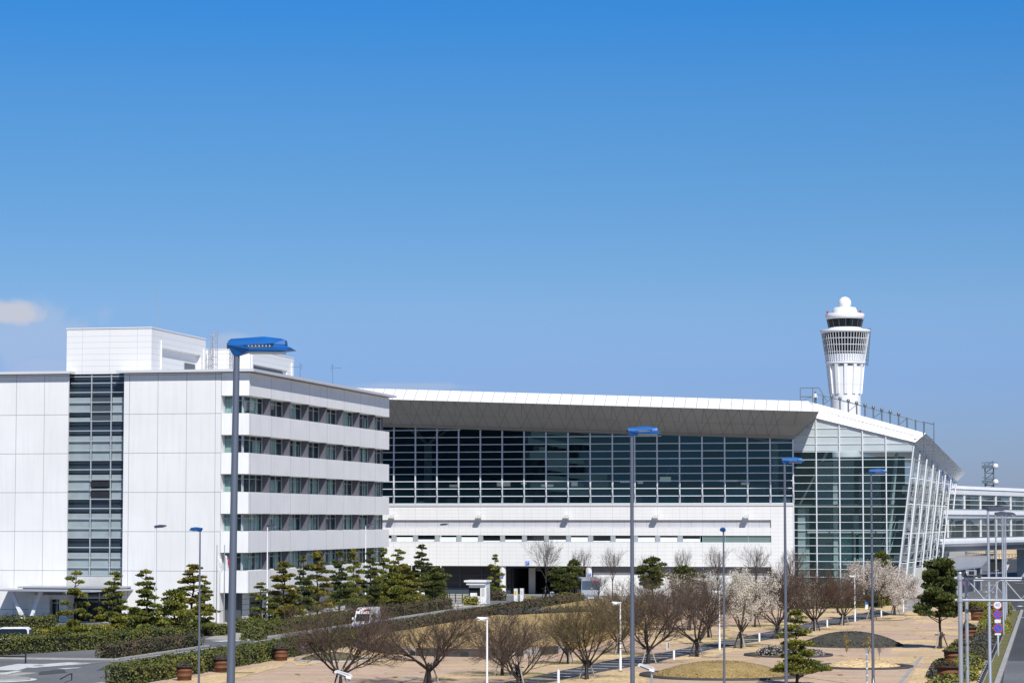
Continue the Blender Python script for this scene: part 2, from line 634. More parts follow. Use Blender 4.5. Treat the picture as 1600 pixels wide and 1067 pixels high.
def thing(name, label, cat, loc=(0, 0, 0), group=None, rz=0):
    o = bpy.data.objects.new(name, None)
    o.empty_display_size = .3
    COL.objects.link(o)
    o.location = loc
    o.rotation_euler = (0, 0, rz)
    return tag(o, label, cat, group)


def struct(name, bm, mats):
    o = bm.build(name, mats)
    o['kind'] = 'structure'
    return o


def dup(root, loc, label, rz=None, sc=None):
    """a copy of a thing with copies of its parts and sub-parts, sharing the meshes"""
    r = root.copy()
    COL.objects.link(r)
    r.location = loc
    r['label'] = label
    if rz is not None:
        r.rotation_euler = (0, 0, rz)
    if sc is not None:
        r.scale = sc
    for ch in list(root.children):
        c = ch.copy()
        COL.objects.link(c)
        c.parent = r
        for g in list(ch.children):
            d = g.copy()
            COL.objects.link(d)
            d.parent = c
    return r


def sheet(name, pts, z, mat, extra=()):
    """flat ground sheet from ground points"""
    b_ = MB()
    b_.face([(p[0], p[1], z) for p in pts])
    mats = [mat]
    for (m, polys) in extra:
        mats.append(m)
        b_.cur = len(mats) - 1
        for i, q in enumerate(polys):
            b_.face([(p[0], p[1], z + .008 + .0016 * (i % 12)) for p in q])
    return struct(name, b_, mats)


def px(*uv):
    return [G(u, v) for (u, v) in uv]


def ccw(poly):
    a = sum(poly[i][0] * poly[(i + 1) % len(poly)][1] - poly[(i + 1) % len(poly)][0] * poly[i][1] for i in range(len(poly)))
    return poly if a > 0 else poly[::-1]

# ------------------------------------------------------------------ ground
g = MB()
g.face([(-4000, -300, 0), (4000, -300, 0), (4000, 9000, 0), (-4000, 9000, 0)])
struct('ground', g, 'ground')
sheet('plaza', [(-56.4, 60, 0), (-7.6, 60, 0), (-7.6, 262, 0), (-9, 306, 0), (-16, 330, 0), (-56.4, 330, 0)], .02, 'paving')
# left driveway with its white markings
mk = []
for (a, b_) in (((0, 1047), (45, 1037)), ((30, 1042.5), (120, 1035)), ((62, 1041.5), (140, 1036.2)), ((0, 1054), (30, 1048)), ((95, 1045), (125, 1043))):
    p, q = G(*a), G(*b_)
    d = (q - p).normalized()
    nn = Vector((-d.y, d.x, 0)) * (1.3 if a[0] < 40 and a[1] < 1050 else .45)
    mk.append([p - nn, q - nn * .6, q + nn * .6, p + nn])
for (a, b_, w) in (((120, 1036), (181, 1033.2), .12), ((181, 1033), (337, 1011.5), .11), ((336, 1002), (372, 1000.5), .9), ((345, 1009), (370, 1010), .15), ((395, 1003), (470, 991.5), .10), ((702, 947), (735, 944), .8), ((690, 958), (800, 943), .18), ((720, 949), (760, 946), .35)):
    p, q = G(*a), G(*b_)
    d = (q - p).normalized()
    nn = Vector((-d.y, d.x, 0)) * w
    mk.append([p - nn, q - nn, q + nn, p + nn])
mk = [ccw(q) for q in mk]
sheet('road', [(-67.6, 100, 0), (-59, 100, 0), (-58.6, 300, 0), (-60, 349, 0), (-74, 349, 0), (-72, 318, 0), (-67.6, 306, 0)], .018, 'asphalt', [('road_white', mk)])
sheet('parking_road', [(-150, 165, 0), (-67.7, 165, 0), (-67.7, 212, 0), (-72.5, 214, 0), (-79, 246, 0), (-150, 246, 0)], .014, 'asphalt')
pa = MB()
for q in (((150, 1048), (240, 1040), (246, 1036), (160, 1043)), ((390, 1009), (430, 1004), (436, 1000.5), (400, 1004)), ((60, 1055), (105, 1051), (100, 1046), (62, 1049)), ((470, 996), (500, 991), (505, 988.5), (478, 992))):
    pa.face([Vector((c.x, c.y, .026)) for c in ccw(px(*q))])
for q in ((205, 1030), (60, 1040), (430, 1000), (300, 1027)):
    c_ = G(*q)
    pa.face([(c_.x + .4 * cos(k * pi / 8), c_.y + .4 * sin(k * pi / 8), .028) for k in range(16)])
struct('road_patch', pa, 'asphalt_dark')
# kerb of the driveway islands
kb = MB()
for (x0, x1, y0, y1) in ((-68.1, -67.75, 180.5, 201.5), (-68.1, -67.75, 212.5, 300), (-59.05, -58.75, 120, 318), (-80, -68.1, 180.2, 180.5)):
    kb.box(x0, x1, y0, y1, 0, .14)
struct('road_kerb', kb, 'kerb_stone')
# little round traffic island bottom left
isl = MB()
c_ = G(-6, 1062)
isl.lathe([(2.2, 0), (2.2, .13), (1.95, .14)], (c_.x, c_.y, .02), 28)
isl.cur = 1
isl.lathe([(2.62, .0), (2.62, .006), (2.38, .006)], (c_.x, c_.y, .03), 28)
struct('traffic_island_kerb', isl, ['pavement', 'road_white'])
# main road to the right, kerb, side lane with the painted stop word
rm = []
for (a, b_, w) in (((1579, 961), (1640, 972), .10), ((1593, 942), (1640, 944), .15)):
    p, q = G(*a), G(*b_)
    d = (q - p).normalized()
    nn = Vector((-d.y, d.x, 0)) * w
    rm.append(ccw([p - nn, q - nn, q + nn, p + nn]))
c_ = G(1594, 947)
rm.append([c_ + Vector(v) for v in ((-.28, -1.2, 0), (.28, -1.2, 0), (.22, .6, 0), (.6, .6, 0), (0, 2.8, 0), (-.6, .6, 0), (-.22, .6, 0))])
sheet('main_road', [(-3.4, 40, 0), (60, 40, 0), (60, 900, 0), (-14, 900, 0), (-9, 420, 0), (-4.2, 300, 0), (-4.0, 200, 0)], .016, 'asphalt_dark', [('road_white', rm)])
sheet('main_road_patch', px((1572, 1032), (1640, 1034), (1660, 1130), (1558, 1130)), .022, 'asphalt')
lane = [(-10.2, 304, 0), (-4.3, 304, 0), (-9.3, 420, 0), (-12.8, 700, 0), (-18, 700, 0), (-14.5, 420, 0)]
sheet('side_lane', lane, .024, 'asphalt')
sheet('walkway', px((1345, 957), (1371, 950), (1420, 925), (1448, 905), (1500, 905), (1470, 948), (1452, 951), (1395, 957)), .026, 'pavement')
sheet('walkway_grate', px((1424, 935), (1462, 908), (1492, 908), (1468, 936)), .034, 'asphalt')
st = MB()
st.box(-3.75, -3.42, 100, 300, 0, .15)
struct('main_road_kerb', st, 'kerb_stone')
sheet('pavement', [(-12.5, 304, 0), (-9.9, 304, 0), (-14.2, 420, 0), (-16.5, 520, 0), (-20, 520, 0), (-17.5, 420, 0)], .03, 'pavement')

vg = MB()
vg.face([(-4.42, 120, .032), (-3.76, 120, .032), (-3.9, 300, .032), (-4.9, 300, .032)])
struct('verge_grass', vg, 'verge')
# dry lawn strips between the paving courses
LZ = .03
strips = []
for k, (v0, v1, u0, u1) in enumerate(((968, 973, 1428, 1540), (987, 992, 1426, 1540), (1000, 1006.5, 1395, 1540), (1013, 1019.5, 1390, 1540), (1026, 1036, 1365, 1540), (955, 960.5, 1412, 1535),
                                      (946, 951, 1425, 1520), (978, 981.5, 1466, 1540))):
    strips.append([G(u0, v1), G(u1, v1), G(u1 - 3, v0), G(u0 + 5, v0)])
strips.append(px((1418, 1067), (1400, 1140), (1560, 1140), (1535, 1044), (1430, 1044)))
# strips along the dark path
strips += [px((820, 1067), (880, 1061), (960, 1047), (1020, 1052), (1000, 1075), (820, 1075)),
           px((1020, 1034), (1105, 1028), (1150, 1017), (1110, 1017), (1045, 1027)),
           px((1110, 1017), (1180, 1018), (1225, 1005), (1215, 1001), (1150, 1010)),
           px((1255, 996), (1330, 983), (1340, 977), (1300, 977), (1245, 985)),
           px((1340, 971), (1440, 966), (1440, 960), (1395, 960), (1345, 968)),
           px((680, 1062), (800, 1058), (850, 1054), (870, 1049), (760, 1050), (680, 1054)),
           px((830, 1045), (905, 1040), (960, 1030), (1000, 1021), (930, 1023), (850, 1036)),
           px((1000, 1010), (1110, 1003), (1150, 995), (1140, 989), (1020, 998)),
           px((1120, 990), (1200, 984), (1240, 976), (1230, 971), (1130, 978)),
           px((1240, 968), (1340, 962), (1420, 950), (1400, 945), (1290, 953), (1235, 962)),
           px((880, 1000), (1100, 990), (1120, 981), (1000, 982), (890, 990)),
           px((440, 1032), (565, 1012), (650, 1023), (560, 1028), (470, 1040)),
           px((560, 1031), (640, 1031), (600, 1040), (560, 1036)),
           px((260, 1067), (300, 1060), (345, 1052), (450, 1034), (440, 1042), (385, 1056), (330, 1072), (250, 1085)),
           px((1145, 1008), (1225, 1002), (1250, 995), (1260, 1001), (1190, 1012))]
lb = MB()
for si, q in enumerate(strips):
    q = ccw([(p.x, p.y) for p in q])
    # ragged edges: subdivide and jitter
    rr = random.Random(int(abs(q[0][0]) * 91))
    out = []
    for i in range(len(q)):
        a, b_ = Vector(q[i]), Vector(q[(i + 1) % len(q)])
        n_ = max(1, int((b_ - a).length / .7))
        for k in range(n_):
            p = a.lerp(b_, k / n_)
            out.append((p.x + rr.uniform(-.12, .12), p.y + rr.uniform(-.22, .22), LZ - .008 + .0007 * si))
    lb.face(out)
struct('lawn', lb, 'lawn')
gp_ = MB()
rr = random.Random(4)
for gi, (u, v, rx, ry) in enumerate(((800, 1052, 3.0, 1.6), (870, 1036, 2.6, 1.6), (1150, 999, 2.6, 2.0), (1180, 1007, 2.2, 1.5), (1375, 969, 2.0, 2.0), (1240, 993, 2.2, 1.6), (975, 1022, 2.4, 1.6), (1205, 977, 3, 2), (835, 1060, 1.8, 1.2), (1521, 1000, 1.2, 2), (1524, 1020, 1.4, 3), (370, 1051, 1.4, .8), (1100, 1005, 2.5, 1.5))):
    c_ = G(u, v)
    gp_.face([(c_.x + rx * cos(k * pi / 10) * rr.uniform(.55, 1.1), c_.y + ry * sin(k * pi / 10) * rr.uniform(.55, 1.1), LZ + .012 + .0008 * gi) for k in range(20)])
struct('green_grass', gp_, 'lawn_green')

# dark path with white cross bars
lower = [(780, 1075), (860, 1066), (957, 1046), (992, 1041), (1040, 1031), (1108, 1015), (1171, 1004), (1212, 997), (1282, 980), (1351, 967.5), (1395, 960)]
upper = [(740, 1075), (820, 1060), (900, 1043), (971, 1028), (1040, 1019), (1108, 1005), (1160, 995), (1210, 985), (1282, 969.6), (1346, 958.6), (1373, 952)]
lo = [G(*p) for p in lower]
up = [G(*p) for p in upper]


def along(pts, y):
    for a, b_ in zip(pts, pts[1:]):
        if min(a.y, b_.y) <= y <= max(a.y, b_.y):
            return a.lerp(b_, (y - a.y) / (b_.y - a.y))
    return None


bars = []
y = 152.0
while y < 300:
    a, b_ = along(up, y + .25), along(lo, y - .25)
    if a and b_:
        a2, b2 = a.lerp(b_, .12), a.lerp(b_, .88)
        bars.append([(a2.x, y, 0), (b2.x, y - .3, 0), (b2.x, y + .08, 0), (a2.x, y + .38, 0)])
    y += 3.05
sheet('path', [Vector((p.x, p.y, 0)) for p in lo] + [Vector((p.x, p.y, 0)) for p in up[::-1]], .038, 'path_asphalt', [('road_white', bars)])
# raised lawn behind the curved block wall
arc = px((545, 1006), (565, 1014), (590, 1020), (620, 1023), (660, 1025), (720, 1026), (780, 1026), (830, 1025), (865, 1022), (890, 1018))
rl = MB()
hw = .62
back = [(-38.5, 262), (-45, 300), (-56, 318), (-56.8, 215)]
poly = [(p.x, p.y + .35) for p in arc] + back
rl.prism(ccw(poly), 0.0, hw - .03)
struct('raised_lawn', rl, 'lawn_brown')
# pale edging strips of the paving
eg = MB()
for (a, b_) in (((1400, 1075), (1424, 1045)), ((1424, 1045), (1440, 1026)), ((600, 1072), (652, 1060)), ((1095, 1027), (1140, 1026)), ((1120, 1027), (1128, 1022)), ((1408, 969), (1426, 965)), ((1140, 1026), (1172, 1026.3)), ((560, 1031), (600, 1034))):
    p, q = G(*a), G(*b_)
    d = (q - p).normalized()
    nn = Vector((-d.y, d.x, 0)) * .13
    eg.face([Vector((c.x, c.y, .056 + .0002 * len(eg.f))) for c in ccw([p - nn, q - nn, q + nn, p + nn])])
struct('paving_edge', eg, 'kerb_stone')
# fallen leaves and bare patches on the paving
lt = MB()
rr = random.Random(77)
for _ in range(260):
    c_ = Vector((rr.uniform(-52, -10), rr.uniform(150, 300), .062 + .0001 * _))
    r0 = rr.uniform(.05, .22)
    lt.face([(c_.x + r0 * 1.5 * cos(k * pi / 4) * rr.uniform(.5, 1.2), c_.y + r0 * 2.2 * sin(k * pi / 4) * rr.uniform(.5, 1.2), c_.z) for k in range(8)])
o_ = struct('leaf_litter', lt, 'lawn_brown')
o_['kind'] = 'stuff'
tag(o_, 'scattered brown leaf litter on the plaza paving', 'leaf litter')
wl = thing('retaining_wall', 'low curved retaining wall of dark and grey blocks in front of the dry raised lawn', 'wall', tuple(arc[4]))
wb = MB()
op = MB()
rr = random.Random(11)
# resample the arc at block length
pts = [arc[0]]
for a, b_ in zip(arc, arc[1:]):
    n_ = max(1, round((b_ - a).length / .62))
    for k in range(1, n_ + 1):
        pts.append(a.lerp(b_, k / n_))
k = 0
while k < len(pts) - 1:
    run = rr.choice((1, 1, 2, 2, 3))
    wb.cur = (k // 2 + rr.randint(0, 1)) % 2
    for j in range(run):
        if k >= len(pts) - 1:
            break
        a, b_ = pts[k], pts[k + 1]
        d = (b_ - a).normalized()
        nn = Vector((-d.y, d.x, 0))
        if nn.y < 0:
            nn = -nn
        wb.obox(((a + b_) / 2) + nn * .16 + Vector((0, 0, hw / 2)), d, nn, Vector((0, 0, 1)), (b_ - a).length / 2 - .005, .18, hw / 2)
        if k % 7 == 3:
            op.obox(((a + b_) / 2) - nn * .03 + Vector((0, 0, .22)), d, nn, Vector((0, 0, 1)), .30, .02, .16)
        k += 1
wb.build('blocks', ['block_dark', 'block_grey'], wl)
op.build('drain_opening', 'black', wl)

# ------------------------------------------------------------------ office block
XR, YF, YB, XL = -79.8, 249.0, 305.35, -140.0
BANDS = [(23.0, 25.32), (19.0, 21.18), (15.03, 17.17), (11.0, 13.18), (7.06, 9.2), (3.0, 5.2)]
of = thing('office_building', 'long white office block with ribbon windows and rooftop penthouse, on the left', 'building', (XR, YF, 0))
w = MB()
w.box(-93.22, -82.78, YF, YF + 1.3, 0, 25.35)
w.build('front_wall', 'white_panel', of)
w = MB()
w.box(XL, -99.75, YF, YF + 1.3, 0, 25.35)
w.box(-99.75, -99.28, YF, YF + .25, 3.6, 25.35)
w.build('front_wall', 'white_panel', of)
c = MB()
c.box(XL, -81.05, YF + 1.6, YB - .3, 0, 25.3)
c.build('core', 'core_dark', of)
for (z0, z1) in BANDS:
    b_ = MB()
    b_.prism([(-82.77, YF + .03), (XR, YF + .03), (XR, YB), (-80.77, YB), (-80.77, YF + 1.05), (-82.77, YF + 1.05)], z0, z1)
    b_.build('spandrel_band', 'band_panel', of)
b_ = MB()
b_.box(-81.0, -80.6, YB - .5, YB - .02, 0, 23.0)
b_.build('corner_post', 'fin_grey', of)
wins = [(BANDS[i + 1][1], BANDS[i][0]) for i in range(5)]
seams_y = [YF + .2] + [256.67 + 7.04 * k for k in range(7)] + [YB - .5]
rr = random.Random(2)
for wi, (z0, z1) in enumerate(wins):
    for k in range(1, 8):
        f = MB()
        f.box(-80.82, XR - .12, seams_y[k] - .16, seams_y[k] + .16, z0 + .003, z1 - .003)
        f.build('fin', 'fin_grey', of)
    for k in range(8):
        y0 = seams_y[k] + (.16 if k else .92)
        y1 = seams_y[k + 1] - (.16 if k < 7 else .02)
        p = MB()
        p.face([(-80.78, y0, z0), (-80.78, y1, z0), (-80.78, y1, z1), (-80.78, y0, z1)])
        if k == 0:
            p.face([(-82.75, YF + 1.0, z0), (-80.78, YF + 1.0, z0), (-80.78, YF + 1.0, z1), (-82.75, YF + 1.0, z1)])
        wo = p.build('window', 'office_glass', of)
        fr = MB()
        n_ = 3
        for j in range(n_ + 1):
            yy = y0 + (y1 - y0) * j / n_
            yy = min(max(yy, y0 + .05), y1 - .05)
            fr.box(-80.82, -80.70, yy - .045, yy + .045, z0 + .06, z1 - .06)
        for zz, h_ in ((z0 + .03, .06), (z1 - .03, .06), (z0 + (z1 - z0) * .74, .05)):
            fr.box(-80.83, -80.69, y0 + .002, y1 - .002, zz - h_ / 2, zz + h_ / 2)
        if k == 0:
            for xx in (-82.70, -81.9, -80.82):
                fr.box(xx - .045, xx + .045, YF + .94, YF + 1.06, z0 + .06, z1 - .06)
            for zz, h_ in ((z0 + .03, .06), (z1 - .03, .06), (z0 + (z1 - z0) * .74, .05)):
                fr.box(-82.76, -80.84, YF + .93, YF + 1.07, zz - h_ / 2, zz + h_ / 2)
        fr.build('frame', 'frame_alu', wo)
        # curtains drawn to different widths
        yy = y0 + rr.choice((.1, .5, 1.6))
        while yy < y1 - .5:
            cu = MB()
            wd = rr.choice((1.4, 2.0, 2.8, 3.6))
            if rr.random() < (.72 if wi != 3 else .88):
                e = min(yy + wd, y1 - .1)
                nn_ = max(2, int((e - yy) / .16))
                top = z1 - .05 if rr.random() < .75 else z1 - .55
                for q in range(nn_):
                    a = yy + (e - yy) * q / nn_
                    b2 = yy + (e - yy) * (q + 1) / nn_
                    xx0, xx1 = -80.92 - .05 * (q % 2), -80.92 - .05 * ((q + 1) % 2)
                    cu.face([(xx0, a, z0), (xx1, b2, z0), (xx1, b2, top), (xx0, a, top)])
                cu.build('curtain', 'curtain_pale', wo)
            yy += wd + rr.choice((.3, .6, 1.2))
        if k == 0:
            cu = MB()
            cu.face([(-82.7, YF + 1.15, z0), (-82.05, YF + 1.15, z0), (-82.05, YF + 1.15, z1), (-82.7, YF + 1.15, z1)])
            cu.build('curtain', 'curtain_pale', wo)
gfl = MB()
gfl.box(-82.2, -81.03, YF + 2.1, YB - .4, 0, 3.0)
gfl.build('ground_floor_wall', 'louver_white', of)
for (y0_, y1_) in ((253.5, 257.5), (262, 266), (275, 279), (290, 296)):
    d_ = MB()
    d_.box(-81.06, -80.98, y0_, y1_, .1, 2.4)
    d_.build('ground_floor_door', 'frame_dark', of)
# glazed stair bay, four rows to a storey
rows = [588.5, 598.6, 613, 628.5, 643.6, 658, 673, 688.8, 703.6, 719, 733.5, 749, 764.6, 779.5, 794, 809.8, 825, 840, 855, 871, 886, 899]
kinds = 'DDHPPDHPPDHPPDHPPDHPP'
zr = [PY(140, v, 250.0).z for v in rows]
cx = [-99.74, -97.11, -94.95, -93.24]
cw = thing_cw = MB()
cw.face([(-99.75, 250.0, zr[-1]), (-93.22, 250.0, zr[-1]), (-93.22, 250.0, 25.35), (-99.75, 250.0, 25.35)])
bay = cw.build('stair_glazing', 'entrance_glass', of)
bk = MB()
bk.box(-99.74, -93.23, 250.35, 250.58, 4.6, 25.3)
bk.build('spandrel_panel', 'spandrel_dark', bay)
bl = MB()
sl_ = MB()
for i, kd in enumerate(kinds):
    za, zb = zr[i + 1], zr[i]
    for j in range(3):
        x0, x1 = cx[j] + .05, cx[j + 1] - .05
        if kd == 'D':
            continue
        top = zb - .04 if kd == 'P' else za + (zb - za) * .48
        if (i, j) in ((3, 1), (4, 1), (2, 1)):
            sl_.box(x0, x1, 250.15, 250.2, za + .04, top)
            continue
        if (i, j) in ((12, 1),):
            continue
        if (i, j) in ((4, 0), (11, 1)):
            top = za + (zb - za) * .4 if i == 4 else za + .12
        bl.box(x0, x1, 250.15, 250.2, za + .03, top)
bl.build('roller_blind', 'blind_pale', bay)
sl_.build('slatted_blind', 'blind_slat', bay)
mu = MB()
for z in zr:
    mu.box(-99.74, -93.24, 249.9, 250.03, z - .05, z + .05)
for x in cx[1:3]:
    mu.box(x - .05, x + .05, 249.87, 250.04, zr[-1], 25.3)
for x in (-99.68, -93.30):
    mu.box(x - .05, x + .05, 249.88, 250.045, zr[-1], 25.3)
mu.build('mullion_grid', 'frame_alu', bay)
ow = MB()
for zz in (zr[11] - .15, zr[12] - .12):
    ow.obox((-96.03, 249.72, zz - .38), Vector((1, 0, 0)), Vector((0, .86, .5)), Vector((0, -.5, .86)), 1.0, .02, .36)
ow.build('open_window', 'car_glass', bay)
s_ = MB()
s_.box(-99.75, -93.22, 249.95, 250.6, 3.35, zr[-1] - .05)
s_.build('entrance_wall', 'concrete', of)
e_ = MB()
e_.face([(-99.75, 250.5, 0), (-93.22, 250.5, 0), (-93.22, 250.5, 3.35), (-99.75, 250.5, 3.35)])
en = e_.build('entrance_door', 'entrance_glass', of)
e_ = MB()
for x in (-99.0, -97.5, -96.2, -94.9, -93.6):
    e_.box(x - .06, x + .06, 250.4, 250.52, .02, 3.33)
e_.box(-99.7, -93.25, 250.38, 250.53, 2.3, 2.42)
e_.build('door_frame', 'frame_dark', en)
e_ = MB()
e_.lathe([(.22, 0), (.22, 3.3)], (-94.6, 249.4, 0), 16)
e_.build('entrance_column', 'curtain_pale', of)
# flat roofs with thin overhanging edges
r_ = MB()
r_.box(XL, -98.9, YF - .75, YB + .5, 25.4, 25.66)
r_.box(-93.85, XR + .72, YF - .75, YB + .8, 25.4, 25.66)
r_.box(-99, -93.8, 250.9, YB, 25.36, 25.60)
ro = r_.build('roof', 'roof_edge', of)
pn = MB()
PX0, PX1 = -99.93, -90.65
pn.box(PX0, PX1 - .45, 249.98, 267.2, 25.42, 30.1)
pn.box(PX1 - .45, PX1, 249.98, 253.2, 25.66, 30.1)
pn.box(PX1 - .45, PX1, 253.2, 265.6, 28.25, 30.1)
pn.box(PX1 - .45, PX1, 265.6, 267.2, 25.66, 30.1)
pn.box(PX0 - .06, PX1 + .06, 249.9, 267.3, 30.1, 30.2)
pn.build('penthouse', 'penthouse_panel', of)
p2 = MB()
q0, q1 = -86.6, 270.5
p2.box(-106, q0 - .45, q1, 287.2, 25.66, 29.2)
p2.box(q0 - .45, q0, q1, q1 + 1.2, 25.66, 29.2)
p2.box(q0 - .45, q0, q1 + 1.2, 284.6, 27.6, 29.2)
p2.box(q0 - .45, q0, 284.6, 287.2, 25.66, 29.2)
p2.box(-106.05, q0 + .05, q1 - .05, 287.25, 29.2, 29.28)
p2.build('penthouse', 'penthouse_panel', of)
lv = MB()
lv.box(PX1 - .44, PX1 - .36, 261.5, 264.8, 25.7, 27.2)
lv.box(q0 - .44, q0 - .36, q1 + 2, 284, 26.6, 27.5)
lv.build('vent_louver', 'frame_dark', of)
dp = MB()
for (x, y) in ((PX1 + .10, 252.6), (PX1 + .10, 266.3), (q0 + .1, q1 + .3), (q0 + .1, 286)):
    dp.tube([(x, y, 25.7), (x, y, 29.0 if x < -88 else 28.6)], .09, 8)
dp.build('downpipe', 'pole_white', of)


def caged_ladder(x, y, z0, z1, label):
    t_ = thing('roof_ladder', label, 'ladder', (x, y, z0), 'caged ladders on the office roof')
    m_ = MB()
    for dy in (-.25, .25):
        m_.tube([(x, y + dy, z0), (x, y + dy, z1)], .03, 6)
    z = z0 + .3
    while z < z1 - 1.2:
        m_.tube([(x, y - .25, z), (x, y + .25, z)], .018, 5)
        z += .35
    m_.build('ladder_rungs', 'galv', t_)
    m_ = MB()
    for a in range(7):
        an = -pi / 2 + a * pi / 6
        m_.tube([(x + .7 * cos(an), y + .4 * sin(an), z0 + 1.0), (x + .7 * cos(an), y + .4 * sin(an), z1)], .02, 5)
    z = z0 + 1.0
    while z <= z1 + .01:
        m_.tube([(x + .7 * cos(-pi / 2 + a * pi / 6), y + .4 * sin(-pi / 2 + a * pi / 6), z) for a in range(7)], .02, 5)
        z += .8
    m_.build('safety_cage', 'galv', t_)


caged_ladder(PX1 + .2, 268.6, 25.66, 31.1, 'grey caged ladder rising past the corner of the taller penthouse')
caged_ladder(q0 - 2.0, q1 - .3, 25.66, 30.4, 'grey caged ladder on the lower penthouse behind the big blue lamp')
p = PY(270, 515, 258)
m_ = MB()
m_.tube([(-93.5, 259.5, 30.2), (-93.5, 259.5, 35.4)], [.05, .02], 6)
m_.lathe([(.14, 0), (.10, .3)], (-93.5, 259.5, 30.2), 10)
tag(m_.build('lightning_rod', 'galv'), 'thin lightning rod standing on the taller penthouse roof', 'rod', 'lightning rods')
m_ = MB()
m_.tube([(-87.6, 277, 29.28), (-87.6, 277, 34.0)], [.045, .015], 6)
m_.lathe([(.14, 0), (.10, .3)], (-87.6, 277, 29.28), 10)
tag(m_.build('lightning_rod', 'galv'), 'thin lightning rod on the lower penthouse, rising above the big blue lamp', 'rod', 'lightning rods')
for (u, v, Y, flip, lab) in ((469, 573, 283, -1, 'small television aerial nearest the penthouse on the office roof edge'), (520, 575, 296, 1, 'small television aerial standing alone further along the office roof')):
    top = PY(u, v, Y)
    a_ = thing('roof_aerial', lab, 'aerial', (top.x, Y, 25.66), 'television aerials on the roof')
    m_ = MB()
    m_.tube([(top.x, Y, 25.66), (top.x, Y, top.z + .5)], .03, 6)
    m_.build('mast', 'steel', a_)
    m_ = MB()
    m_.tube([(top.x - 1.0 * -flip * .2, Y, top.z), (top.x + flip * 1.1, Y, top.z)], .025, 5)
    for k in range(6):
        xx = top.x + flip * (.0 + k * .2)
        h_ = .16 + .03 * (5 - k)
        m_.tube([(xx, Y - h_, top.z), (xx, Y + h_, top.z)], .012, 4)
    m_.tube([(top.x - flip * .1, Y, top.z - .3), (top.x - flip * .25, Y, top.z), (top.x - flip * .1, Y, top.z + .3)], .02, 5)
    m_.build('aerial_elements', 'steel', a_)

# entrance canopy with a V of two square posts
en = thing('entrance_canopy', 'thin grey two layer entrance canopy carried on white V shaped posts', 'canopy', (-99, 245, 0))
m_ = MB()
m_.prism([(-105.3, 243.6), (-93.9, 241.8), (-92.0, 248.95), (-99.2, 249.6), (-105.5, 248.95)], 3.20, 3.36)
m_.build('canopy_slab', 'metal_roof', en)
m_ = MB()
m_.prism([(-103.0, 245.2), (-93.2, 243.9), (-92.2, 248.95), (-102.8, 248.95)], 3.50, 3.64)
m_.prism([(-102.6, 245.6), (-93.4, 244.3), (-92.5, 248.9), (-102.4, 248.9)], 3.36, 3.50)
m_.build('canopy_slab', 'metal_roof', en)
for (xa, xb) in ((-103.4, -101.9), (-100.2, -101.4)):
    m_ = MB()
    m_.bar((xb, 244.6, 0), (xa, 244.6, 3.2), .31, .36)
    m_.build('post', 'pole_white', en)
kio = thing('entrance_lobby', 'small white tiled lobby box with a dark door beneath the canopy', 'lobby', (-101, 247.5, 0))
m_ = MB()
m_.box(-102.6, -100.35, 247.2, 248.98, 0, 2.75)
m_.box(-99.3, -98.4, 247.2, 248.98, 0, 2.75)
m_.box(-100.35, -99.3, 247.3, 248.98, 2.3, 2.75)
m_.build('wall', 'tile_white', kio)
m_ = MB()
m_.box(-100.33, -99.32, 248.0, 248.1, 0.02, 2.28)
dd = m_.build('door', 'car_glass', kio)
m_ = MB()
m_.box(-99.86, -99.78, 247.95, 248.12, .02, 2.28)
m_.box(-100.33, -99.32, 247.96, 248.11, 1.85, 1.95)
m_.build('door_frame', 'frame_alu', dd)

# ------------------------------------------------------------------ terminal
TY = 350.0
TXL, TXR = -112.0, -34.56
tm = thing('terminal_building', 'long airport terminal with a dark glass front under a white overhanging roof', 'building', (-60, TY, 0))


def soz(x):     # inner soffit height on the facade
    return 23.46 + (x + 92.23) * (21.37 - 23.46) / (-34.47 + 92.23)


def foz(x):     # outer lower edge of the roof
    return 26.9 + (x + 88.78) * (24.72 - 26.9) / (-30.16 + 88.78)


def roz(x):     # upper edge of the white roof front
    return 28.58 + (x + 91.59) * (26.27 - 28.58) / (-31.86 + 91.59)


